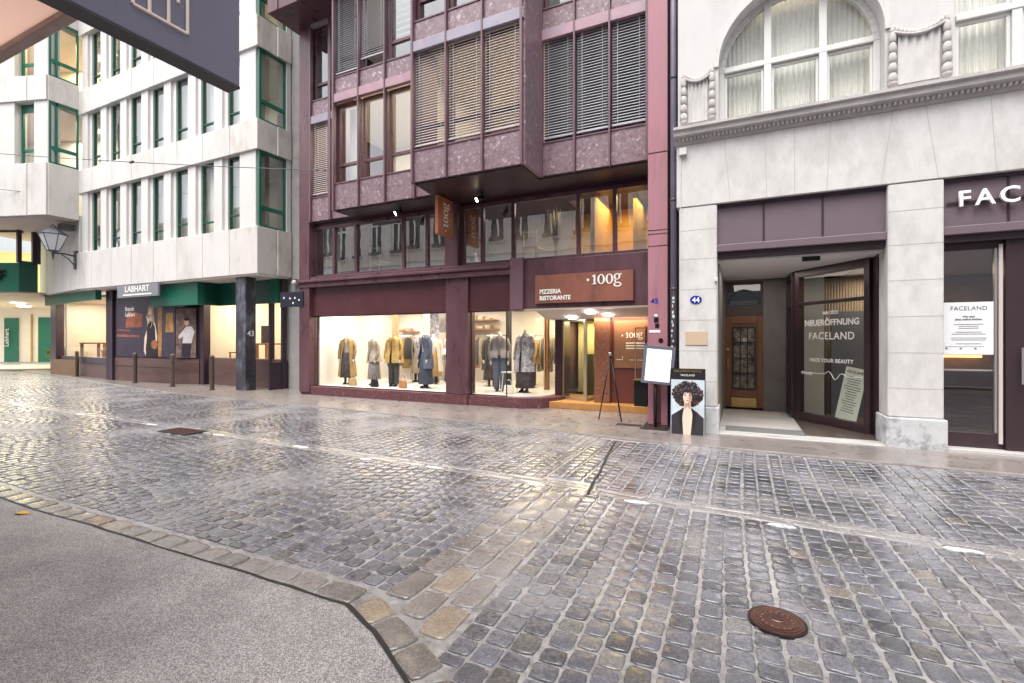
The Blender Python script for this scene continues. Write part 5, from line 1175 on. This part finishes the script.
# green recessed bay and passage under block B, parallel to image roughly
dE = Vector((c_, s_)); nE = Vector((-s_, c_))
def E(px, depth): r_ = (px-512)/F_*depth; p = nE*depth + dE*r_; return (p.x, p.y)
ent = thing('green_entrance', (*E(20, 22), 0), 'recessed green shop entrance with yellow lit windows at the far left', 'shop front')
def eseg(name, p0, d0, p1, d1, z0_, z1_, m_, th=.2, bevel=.01): return wallseg(name, E(p0, d0), E(p1, d1), z0_, z1_, m_, th, ent, bevel)
eseg('fascia', -40, 20.5, 19, 20.5, 3.72, 4.95, green_m); eseg('fascia', 19, 20.5, 38, 21.0, 3.72, 5.05, green_d)
for (p0, d0, p1, d1) in ((-40, 20.5, 19, 20.5), (19, 20.5, 34, 20.89), (34, 20.89, 38, 21.0)):
    m = MB(); a, b_ = E(p0, d0), E(p1, d1); m.quad((*a, 4.95), (*b_, 4.95), (*b_, 6.3), (*a, 6.3)); obj('pane', m, G_clear, ent)
for p0, d0 in ((19, 20.45), (34, 20.85), (38, 20.95)): a = E(p0, d0); boxo('mullion', (a[0]-.07, a[0]+.07, a[1]-.07, a[1]+.07, 4.95, 6.34), bronze, ent)
eseg('head_rail', -40, 20.45, 19, 20.45, 6.25, 6.34, bronze); ybk = mat('yellow_lit_wall', (.72, .62, .25), .7, var=.1)
eseg('room_wall', -60, 24.5, 42, 25.5, 3.8, 6.3, ybk); area(tuple(list(E(10, 22.8)) + [6.2]), 3, 1.5, 80, (1, .92, .5), (0, 0, math.atan2(s_, c_)))
m = MB(); m.prism([E(-60, 20.6), E(19, 20.6), E(39, 21.1), E(66, 23), E(66, 36), E(-60, 36)], 3.66, 3.74); obj('passage_ceiling', m, mat('cream_ceiling', (.7, .62, .48), .7), ent)
eseg('back_wall', -80, 31, 70, 31, .2, 3.7, cream); eseg('door', 4, 30.9, 18, 30.9, .2, 3.05, green_m, .05); eseg('door', 38, 30.9, 53, 30.9, .2, 3.1, green_m, .05); eseg('door_frame', 30.5, 30.9, 32, 30.9, .2, 3.3, brass, .05)
eseg('door_frame', 53.5, 30.85, 60, 30.85, .2, 3.3, darkplinth, .05)
m = MB(); m.prism([E(-80, 25), E(66, 25), E(66, 31), E(-80, 31)], .03, .12); obj('passage_floor', m, mat('pale_floor', (.6, .54, .46), .3), ent)
for px_, dd_ in ((18, 26), (24, 28.5), (52, 27.5)):
    a = E(px_, dd_); m = MB(); m.rings(a[0], a[1], [(3.63, .28, .28), (3.66, .30, .30)], 16); obj('ceiling_lamp', m, E_white, ent)
area(tuple(list(E(25, 27)) + [3.6]), 5, 3, 190, (1, .88, .6), (0, 0, math.atan2(s_, c_)))
a = E(-24, 20.45); text('lettering', 'HOF', .62, (a[0], a[1], 4.2), black_m, ent, xd=(dE.x, dE.y, 0), yd=(0,0,1), ext=.02, off=.01)
a = E(8.5, 30.8); text('lettering', 'Labhart', .38, (a[0], a[1], 1.2), letter, ent, xd=(0,0,1), yd=(-dE.x, -dE.y, 0), ext=.005)
# plant by entrance
t = thing('potted_shrub', (*E(57, 26), 0), 'bright green potted shrub at the corner of the left shop', 'plant')
px_, py_ = E(57, 25.5); m = MB(); m.rings(px_, py_, [(.03, .22, .22), (.5, .28, .28), (.5, .24, .24)], 14); obj('pot', m, mat('pale_pot', (.5, .48, .45), .6), t, True)
m = MB()
for i in range(420):
    a, b_, r_ = random.uniform(0, 6.28), random.uniform(-1, 1), random.uniform(.5, 1)**.5*.42
    x, y, z = px_+r_*math.cos(a)*math.sqrt(1-b_*b_), py_+r_*math.sin(a)*math.sqrt(1-b_*b_), .95+r_*1.25*b_
    u, v = Vector((random.uniform(-1, 1), random.uniform(-1, 1), random.uniform(-1, 1))).normalized()*.06, Vector((random.uniform(-1, 1), random.uniform(-1, 1), random.uniform(-1, 1))).normalized()*.035
    p = Vector((x, y, z)); m.add([p-u, p+v, p+u, p-v], [(0, 1, 2, 3)])
obj('foliage', m, mat('yellow_green_leaf', (.30, .36, .04), .6, var=.4, vscale=12), t)

# wall lantern
t = thing('wall_lantern', (-24.0, 9.8, 5.0), 'black six sided lantern on a curved wall bracket at the left', 'lamp')
lx, ly = X(53, 9.05), 9.05
m = MB(); m.box(-24.12, -23.94, 9.70, 9.80, 4.45, 5.2); obj('wall_plate', m, dark_grey, t, bevel=.02)
m = MB(); m.tube([(-24.03, 9.72, 4.98), (-24.02, 9.35, 5.02), (lx, ly, 5.0)], .03, 8); m.tube([(-24.03, 9.72, 4.6), (-24.03, 9.5, 4.86), (-24.02, 9.3, 4.98)], .022, 8); obj('bracket', m, dark_grey, t, True)
m = MB(); m.rings(lx, ly, [(4.72, .01, .01), (4.9, .035, .035), (5.02, .05, .05), (5.06, .17, .17), (5.1, .19, .19)], 6); m.rings(lx, ly, [(5.70, .45, .45), (5.72, .45, .45), (5.93, .20, .20), (5.98, .11, .11), (6.04, .09, .09), (6.1, .02, .02)], 6)
for k in range(6):
    a = 2*math.pi*k/6; m.tube([(lx+.18*math.cos(a), ly+.18*math.sin(a), 5.08), (lx+.43*math.cos(a), ly+.43*math.sin(a), 5.71)], .014, 5)
M = Matrix.Translation((0, 0, 5.06)) @ Matrix.Scale(.93, 4) @ Matrix.Translation((0, 0, -5.06))
obj('frame', m, dark_grey, t)
m = MB(); m.rings(lx, ly, [(5.1, .175, .175), (5.69, .42, .42)], 6); obj('glass', m, mat('lantern_glass', (.62, .64, .68), .25), t)
m = MB(); m.rings(lx, ly, [(5.15, .03, .03), (5.2, .05, .05), (5.45, .05, .05), (5.5, .02, .02)], 10); obj('bulb', m, whitewood, t, True)

# bollards
bl = ['leftmost slim bronze bollard, in front of the far left shop window', 'second slim bronze bollard from the left, before the large poster', 'third slim bronze bollard, before the narrow poster', 'rightmost slim bronze bollard, nearest the marble column']
t0 = None
for (x, y), lb in zip([(-26.3, 10.72), (-20.2, 9.95), (-17.38, 9.68), (-15.06, 9.55)], bl):
    if t0 is None:
        t0 = t = thing('bollard', (x, y, .03), lb, 'bollard', 'slim bollards along the left pavement')
        m = MB(); m.rings(x, y, [(.03, .065, .065), (1.08, .065, .065)], 16); parts = [obj('post', m, bollm, t)]
        m = MB(); m.rings(x, y, [(1.08, .058, .058), (1.10, .068, .068), (1.13, .068, .068), (1.14, .055, .055)], 16); parts.append(obj('cap', m, mat('bollard_cap', (.3, .28, .26), .35, .7), t))
        m = MB(); m.rings(x, y, [(.03, .10, .10), (.045, .10, .10)], 16); parts.append(obj('foot', m, irondark, t))
    else:
        t = t0.copy(); COL.objects.link(t); t.location = (x, y, .03); t['label'] = lb
        for p in parts: q = p.copy(); COL.objects.link(q); q.parent = t

# dark direction sign near the corner (on grey wall)
t = thing('street_sign', (-13.0, 10.5, 2.8), 'small dark projecting sign with white dots right of the marble column', 'sign')
m = MB(); ya = 9.9; xq0, xq1 = X(280, 9.9), X(303, 9.9); m.box(xq0, xq1, ya, ya+.05, Z(290, 307, ya), Z(290, 292, ya)); obj('panel', m, mat('night_blue_panel', (.015, .015, .03), .4), t, bevel=.006)
m = MB()
for q in ((284, 298), (290, 298.5), (295, 298), (293, 303), (299, 300)): m.slab(disc(X(q[0], ya), Z(q[0], q[1], ya), 0, .03, 8), ya-.004, ya)
obj('emblem', m, white_l, t)
m = MB(); zt_ = Z(290, 292, ya)-.08; m.tube([(xq1-.1, ya+.03, zt_), (xq1-.1, 11.1, zt_)], .02, 6); obj('bracket', m, black_m, t)
t = thing('wall_lamp', (-12.6, 10.9, 3.7), 'small white globe lamp on the grey wall above the dark sign', 'lamp'); m = MB(); xx, zz_ = X(295, 10.9), Z(295, 283, 10.9); m.rings(xx, 10.88, [(zz_-.09, .02, .02), (zz_-.05, .08, .08), (zz_, .1, .1), (zz_+.05, .08, .08), (zz_+.09, .02, .02)], 12); obj('globe', m, whitewood, t, True)
m = MB(); m.box(xx-.04, xx+.04, 10.9, 10.99, zz_+.02, zz_+.12); obj('mount', m, dark_grey, t)

# ================================================================== near objects
# menu stand
t = thing('menu_stand', (-1.33, 8.75, .03), 'grey framed menu board with white sheet on a dark post before the red pilaster', 'menu board')
M = Matrix.Translation((-1.30, 8.68, .83)) @ Matrix.Rotation(R(10), 4, 'Z') @ Matrix.Rotation(R(-6), 4, 'X') @ Matrix.Rotation(R(5), 4, 'Y')
def mo(name, boxes, m_, bev=.004):
    mm = MB(); mm.M = M
    for b_ in boxes: mm.box(*b_)
    return obj(name, mm, m_, t, bevel=bev)
mo('frame', [(-.27, .27, 0, .03, 0, .05), (-.27, .27, 0, .03, .62, .68), (-.27, -.21, 0, .03, .05, .62), (.21, .27, 0, .03, .05, .62), (-.25, .25, .03, .045, .02, .66)], mat('grey_board_frame', (.11, .11, .14), .4))
mo('sheet', [(-.21, .21, .006, .012, .05, .62)], emis('glowing_paper', (.9, .95, 1), .25), 0)  # plain paper brightened by a faint emission of its own, no lamp behind
mm = MB(); mm.M = M
for k in range(12):
    z = .56-k*.04
    for x0 in (-.17, .03): mm.box(x0, x0+random.uniform(.05, .13), .003, .005, z, z+.006)
obj('small_print', mm, mat('faint_print', (.45, .43, .42), .7), t)
m = MB(); m.tube([(-1.33, 8.79, .05), (-1.33, 8.76, .9)], .022, 10); obj('post', m, black_m, t, True)
m = MB(); m.prism([(-1.58, 8.62), (-1.12, 8.6), (-1.10, 8.9), (-1.55, 8.93)], .03, .05); obj('base', m, irondark, t, bevel=.004)
# A board poster with woman
t = thing('poster_board', (-.75, 8.45, .03), 'upright poster board of a woman with curly hair leaning at the stone pier', 'poster board')
xa, xb, ya = -1.03, -.50, 8.42
M = Matrix.Translation((xa, ya, .03)) @ Matrix.Rotation(R(-5), 4, 'X')
W_, H_ = xb-xa, 1.10
def po(name, polys, m_, off, th=.002):
    mm = MB(); mm.M = M
    for p in polys: mm.slab([(x*W_, z*H_) for x, z in p], -off, -off+th)
    return obj(name, mm, m_, t)
mm = MB(); mm.M = M; mm.box(-.012, W_+.012, 0, .03, 0, H_); obj('board', mm, black_m, t, bevel=.004)
po('sheet', [[(0, .0), (1, .0), (1, .83), (0, .83)]], mat('print_pale_blue', (.50, .56, .60), .5, var=.15, vscale=4), .003)
po('header', [[(0, .83), (1, .83), (1, 1), (0, 1)]], mat('print_black', (.012, .01, .014), .4), .003)
mm = MB(); mm.M = M
text('lettering', 'NEUERÖFFNUNG', .055, tuple(M @ Vector((W_/2, -.007, .945*H_))), brass, t, xd=(1,0,0), yd=(M.to_3x3() @ Vector((0,0,1))), align='CENTER', ext=.001)
text('lettering', 'FACELAND', .045, tuple(M @ Vector((W_/2, -.007, .885*H_))), letter, t, xd=(1,0,0), yd=(M.to_3x3() @ Vector((0,0,1))), align='CENTER', ext=.001)
hair = []; random.seed(5)
for i in range(520):
    a, r_ = random.uniform(0, 6.28), random.random()**.5
    hx, hz = .50+.46*r_*math.cos(a), .61+.195*r_*math.sin(a)
    hair.append((hx, hz, random.uniform(.014, .036)))
def hd(sel, m_, off, name):
    mm = MB(); mm.M = M
    for x, z, r_ in sel: mm.slab([((x)*W_+r_*W_*math.cos(q*.785+x*9), z*H_+r_*W_*math.sin(q*.785+x*9)) for q in range(8)], -off, -off+.001)
    obj(name, mm, m_, t)
po('printed_hair', [[(.5+(.43+.03*math.sin(q*2.3))*math.cos(q*.2618), .60+(.185+.012*math.sin(q*1.7))*math.sin(q*.2618)) for q in range(24)]], mat('print_dark_hair', (.022, .014, .016), .5), .0042, .001)
hd(hair[:380], mat('print_dark_hair', (.022, .014, .016), .5), .005, 'printed_hair'); hd(hair[380:440], mat('print_brown_hair', (.10, .045, .03), .5), .007, 'printed_hair'); hd([h for h in hair[440:] if h[1] > .6], mat('print_grey_hair', (.12, .11, .13), .5), .009, 'printed_hair')
po('printed_jacket', [[(.02, .0), (1-.02, .0), (.98, .26), (.74, .36), (.62, .40), (.38, .40), (.26, .36), (.02, .28)]], mat('print_jacket', (.03, .024, .03), .5, var=.3, vscale=30), .0065)
po('printed_skin', [[(.38, .0), (.60, .0), (.66, .34), (.60, .44), (.59, .5), (.41, .5), (.40, .44), (.34, .34)]], skin_l, .0100)
po('printed_face', [[(.5+.135*math.cos(q*.3927), .565+.100*math.sin(q*.3927)*(1.05 if math.sin(q*.3927) < 0 else .95)) for q in range(16)]], skin_l, .0125)
po('printed_shade', [[(.5+.135*math.cos(q*.3927), .565+.100*math.sin(q*.3927)) for q in range(-4, 5)] + [(.545, .62), (.53, .56), (.55, .51)]], mat('print_skin_shade', (.50, .30, .21), .5), .0135, .0008)
po('printed_shade', [[(.44, .47), (.56, .47), (.60, .44), (.58, .38), (.5, .42), (.42, .38), (.40, .44)]], mat('print_skin_shade', (.50, .30, .21), .5), .0112, .0008)
po('printed_lapel', [[(.30, .05), (.37, .33), (.40, .40), (.36, .40), (.22, .34), (.26, .2)], [(.70, .05), (.64, .33), (.60, .40), (.64, .40), (.78, .34), (.74, .2)]], mat('print_lapel', (.012, .01, .013), .5), .0105, .0008)
po('printed_fringe', [[(.33, .56), (.35, .66), (.5, .69), (.65, .66), (.67, .56), (.63, .61), (.58, .64), (.5, .628), (.42, .64), (.38, .61)]], mat('print_dark_hair', (.022, .014, .016), .5), .0145)
po('printed_features', [[(.39, .592), (.46, .589), (.46, .600), (.40, .604)], [(.54, .589), (.61, .592), (.60, .604), (.54, .600)], [(.385, .617), (.46, .617), (.45, .624), (.39, .622)], [(.54, .617), (.615, .617), (.61, .622), (.55, .624)]], mat('print_black', (.012, .01, .014), .4), .0145)
po('printed_lips', [[(.45, .512), (.5, .505), (.55, .512), (.52, .520), (.48, .520)]], mat('print_lips', (.33, .09, .09), .5), .0145)
po('printed_shadow', [[(.48, .545), (.52, .545), (.515, .552), (.485, .552)], [(.42, .47), (.58, .47), (.56, .455), (.5, .447), (.44, .455)]], mat('print_brown_tone', (.38, .2, .13), .5), .0145)
# easel
t = thing('easel', (-2.25, 9.3, .03), 'empty black metal easel standing before the pizzeria entrance', 'easel')
ap = (-2.30, 9.42, 1.32); m = MB(); m.tube([(-2.50, 9.28, .03), ap], .013, 8); obj('leg', m, black_m, t, True)
m = MB(); m.tube([(-2.02, 9.16, .03), ap], .013, 8); obj('leg', m, black_m, t, True)
m = MB(); m.tube([(-2.2, 9.85, .03), ap], .013, 8); obj('leg', m, black_m, t, True)
m = MB(); m.tube([(-2.42, 9.335, .55), (-2.14, 9.26, .55)], .008, 6); obj('crossbar', m, black_m, t)
m = MB(); m.box(-2.33, -2.27, 9.38, 9.44, 1.30, 1.36); obj('clamp', m, mat('chrome', (.6, .6, .6), .2, .9), t, bevel=.006)
# drain mat at pilaster foot
t = thing('boot_grating', (-1.75, 8.95, .03), 'rusty narrow grating in the pavement beside the pilaster foot', 'grating')
m = MB(); m.box(-2.05, -1.6, 8.82, 8.98, .031, .04); obj('frame', m, rust, t)
m = MB()
for k in range(10): x = -2.03+k*.044; m.box(x, x+.02, 8.83, 8.97, .04, .045)
obj('bars', m, irondark, t)
# manhole cover, near
t = thing('manhole_cover', (.20, 3.08, 0), 'round rusty manhole cover among the cobbles at lower right', 'manhole cover')
m = MB(); m.rings(.20, 3.08, [(-.01, .15, .15), (.0145, .15, .15), (.0145, .14, .14), (.012, .14, .14)], 40); obj('rim', m, irondark, t)
m = MB(); m.rings(.20, 3.08, [(0, .138, .138), (.0165, .138, .138), (.0175, .134, .134)], 40); cv = obj('lid', m, rust, t)
m = MB()
for rr_ in (.118, .095):
    for k in range(40):
        a0_, a1_ = 2*math.pi*k/40, 2*math.pi*(k+1)/40
        m.quad((.20+rr_*math.cos(a0_), 3.08+rr_*math.sin(a0_), .0185), (.20+(rr_+.006)*math.cos(a0_), 3.08+(rr_+.006)*math.sin(a0_), .0205), (.20+(rr_+.006)*math.cos(a1_), 3.08+(rr_+.006)*math.sin(a1_), .0205), (.20+rr_*math.cos(a1_), 3.08+rr_*math.sin(a1_), .0185))
for k in range(16):
    a = 2*math.pi*k/16; m.rings(.20+.08*math.cos(a), 3.08+.08*math.sin(a), [(.0175, .008, .008), (.0205, .005, .005)], 6)
m.rings(.20, 3.08, [(.0175, .035, .02), (.021, .03, .016)], 10); obj('pattern', m, mat('worn_iron', (.16, .09, .075), .4, .6), cv)
boxo('lifting_slot', (.17, .23, 3.075, 3.085, .0212, .0225), black_m, cv)
# road drain
t = thing('road_drain', (-8.78, 5.0, 0), 'dark iron drain grate in the cobbles beside the gutter strip', 'drain')
m = MB(); m.box(-9.18, -8.4, 4.86, 4.90, -.01, .02); m.box(-9.18, -8.4, 5.2, 5.24, -.01, .02); m.box(-9.18, -9.12, 4.9, 5.2, -.01, .02); m.box(-8.46, -8.4, 4.9, 5.2, -.01, .02); obj('frame', m, irondark, t)
m = MB()
for k in range(9): x = -9.09+k*.07; m.box(x, x+.035, 4.9, 5.2, 0, .017)
obj('bars', m, rust, t); boxo('pit', (-9.12, -8.46, 4.9, 5.2, -.01, .006), black_m, t)
# fallen leaves
for i, (x, y, lb) in enumerate([(-5.9, 2.0, 'yellow fallen leaf on the near pavement edge'),]):
    t = thing('fallen_leaf', (x, y, .02), lb, 'leaf'); m = MB(); m.M = Matrix.Translation((x, y, .022)) @ Matrix.Rotation(.4, 4, 'Z')
    m.add([(-.07, 0, 0), (-.03, .03, .012), (.03, .025, .016), (.08, 0, .004), (.03, -.03, .01), (-.03, -.028, .014), (0, 0, .004)], [(0,1,6), (1,2,6), (2,3,6), (3,4,6), (4,5,6), (5,0,6)]); m.tube([(.08, 0, .004), (.12, .01, .002)], .003, 4)
    obj('blade', m, yleaf, t)

# overhead blade sign and canopy of the building on the camera's side
t = thing('blade_sign', (-2.55, 1.0, 3.0), 'large anthracite projecting sign with gold line drawing of houses, overhead at top left', 'sign')
zb_ = 3.03; xf = -2.56; yend = 1.78
m = MB(); m.tube([(xf-.05, -3.5, 4.9), (xf-.05, -.88, 4.9)], .03, 8); obj('bracket', m, black_m, t)
boxo('panel', (xf-.10, xf, -.9, yend, zb_+.012, 5.2), panel_sign, t, .004)
boxo('edge_trim', (xf-.102, xf+.002, -.9, yend+.002, zb_, zb_+.012), panel_edge, t)
def onpane(px_, py_):
    k = (px_-512)/F_; Y_ = xf*(c_+s_*k)/(-s_+c_*k); d_ = c_*Y_-s_*xf; return (xf+.004, Y_, 1.6+(H0-py_)/F_*d_)
Z0 = onpane(187, 34)[2]; 
# line art: row of old houses, tower and arch, drawn in metres along the panel
yb_ = onpane(187, 34)[1]
LN = []
LN += [[(0, 0), (0, .26), (.05, .36), (.10, .26)]]      # right tower
LN += [[(0, 0), (-.245, 0), (-.245, .10), (-.26, .14), (-.30, .14), (-.315, .10), (-.315, 0), (-.62, 0), (-.62, .3)]]
LN += [[(-.09, 0), (-.09, .30)], [(-.175, 0), (-.175, .26), (-.13, .31), (-.09, .27)], [(-.175, .16), (-.09, .16)], [(-.38, 0), (-.38, .24), (-.44, .32), (-.5, .24), (-.5, 0)], [(0, .2), (-.03, .27), (-.06, .33), (-.09, .27)], [(-.045, .13), (-.045, .17)], [(-.44, .12), (-.44, .17)], [(-.56, 0), (-.56, .4)]]
m = MB()
for pl_ in LN:
    pl2 = [(min(a, 0) if a <= 0 else 0, b_) for a, b_ in pl_] if False else [(a if a <= 0 else -a*0, b_) for a, b_ in pl_]
    for (a, b_), (c, d) in zip(pl2, pl2[1:]):
        if (a, b_) != (c, d): m.tube([(xf+.003, yb_+a, Z0+b_), (xf+.003, yb_+c, Z0+d)], .0085, 5)
obj('line_drawing', m, goldline, t)
cp = thing('entrance_canopy', (-6, 0, 3.2), 'beige flat canopy overhead at the top left corner', 'canopy')
m = MB(); m.box(-9, -2.8, -.1, 1.145, 3.2, 3.206); obj('fabric', m, canopy_m, cp)
m = MB(); m.box(-9, -2.8, 1.145, 1.20, 3.17, 3.24); obj('trim', m, canopy_t, cp, bevel=.01)
for x in (-8.5, -5.8, -3.1):
    m = MB(); m.tube([(x, -3.5, 3.32), (x, .9, 3.32)], .025, 8); obj('arm', m, canopy_t, cp)

# the building behind the viewer (seen only mirrored in the glass)
ob = thing('grey_townhouse', (0, -3.5, 0), 'grey stone townhouse on the near side of the street', 'building')
gst = mat('grey_ashlar', (.52, .50, .48), .8, var=.15, vscale=3, bump=.2); blw = mat('pale_blue_render', (.58, .62, .70), .8, var=.08)
YT = -3.5
boxo('ground_wall', (-46, 14, YT-.4, YT, 0, 6.5), blw, ob)
wx = [-44+1.75*i for i in range(32)]
m = MB(); m.box(-46, 14, YT-.4, YT, 6.5, 7.2); m.box(-46, 14, YT-.4, YT, 9.9, 11.4); m.box(-46, 14, YT, YT+.18, 6.45, 6.65); m.box(-46, 14, YT, YT+.25, 11.2, 11.4)
for a, b_ in zip([-46.5]+wx, wx+[12]): m.box(a+.5 if a > -46 else -46, b_-.5 if b_ < 12 else 14, YT-.4, YT, 7.2, 9.9)
obj('wall', m, gst, ob)
for x in wx:
    z0_, z1_ = 7.2, 9.9
    f = MB(); y = YT-.12; f.box(x-.5, x-.40, y, y+.06, z0_, z1_); f.box(x+.40, x+.5, y, y+.06, z0_, z1_); f.box(x-.05, x+.05, y, y+.06, z0_, z1_); f.box(x-.40, x+.40, y, y+.06, z1_-.1, z1_); f.box(x-.40, x+.40, y, y+.06, z0_, z0_+.1); f.box(x-.40, x+.40, y, y+.06, 9.1, 9.2)
    w = obj('window', f, whitewood, ob); boxo('pane', (x-.45, x+.45, y-.02, y+.01, z0_, z1_), mat('dark_glass', (.035, .04, .045), .08), w); boxo('sill', (x-.6, x+.6, YT, YT+.14, z0_-.12, z0_), gst, ob)
    boxo('flower_box', (x-.4, x+.4, YT+.02, YT+.25, z0_-.0, z0_+.2), dark_grey, ob)

# span wires in front of the left building
for lb, a, b_ in (('thin tram span wire crossing the upper storeys of the white office building', (-30, 6.0, 9.2), (-10.5, 9.9, 6.4)), ('thin span wire fixed to the left overhanging block', (-28, 6.5, 8.0), (-24.6, 8.6, 7.3))):
    m = MB(); N = 14; pts_ = []
    for k in range(N+1):
        u = k/N; pts_.append((a[0]+(b_[0]-a[0])*u, a[1]+(b_[1]-a[1])*u, a[2]+(b_[2]-a[2])*u-.5*u*(1-u)*1.0))
    m.tube(pts_, .012, 5); t = thing('span_wire', a, lb, 'wire'); obj('wire', m, dark_grey, t); m = MB(); k = 9; p = pts_[k]; m.tube([(p[0]-.08, p[1], p[2]), (p[0]+.08, p[1], p[2])], .04, 8); obj('insulator', m, dark_grey, t)
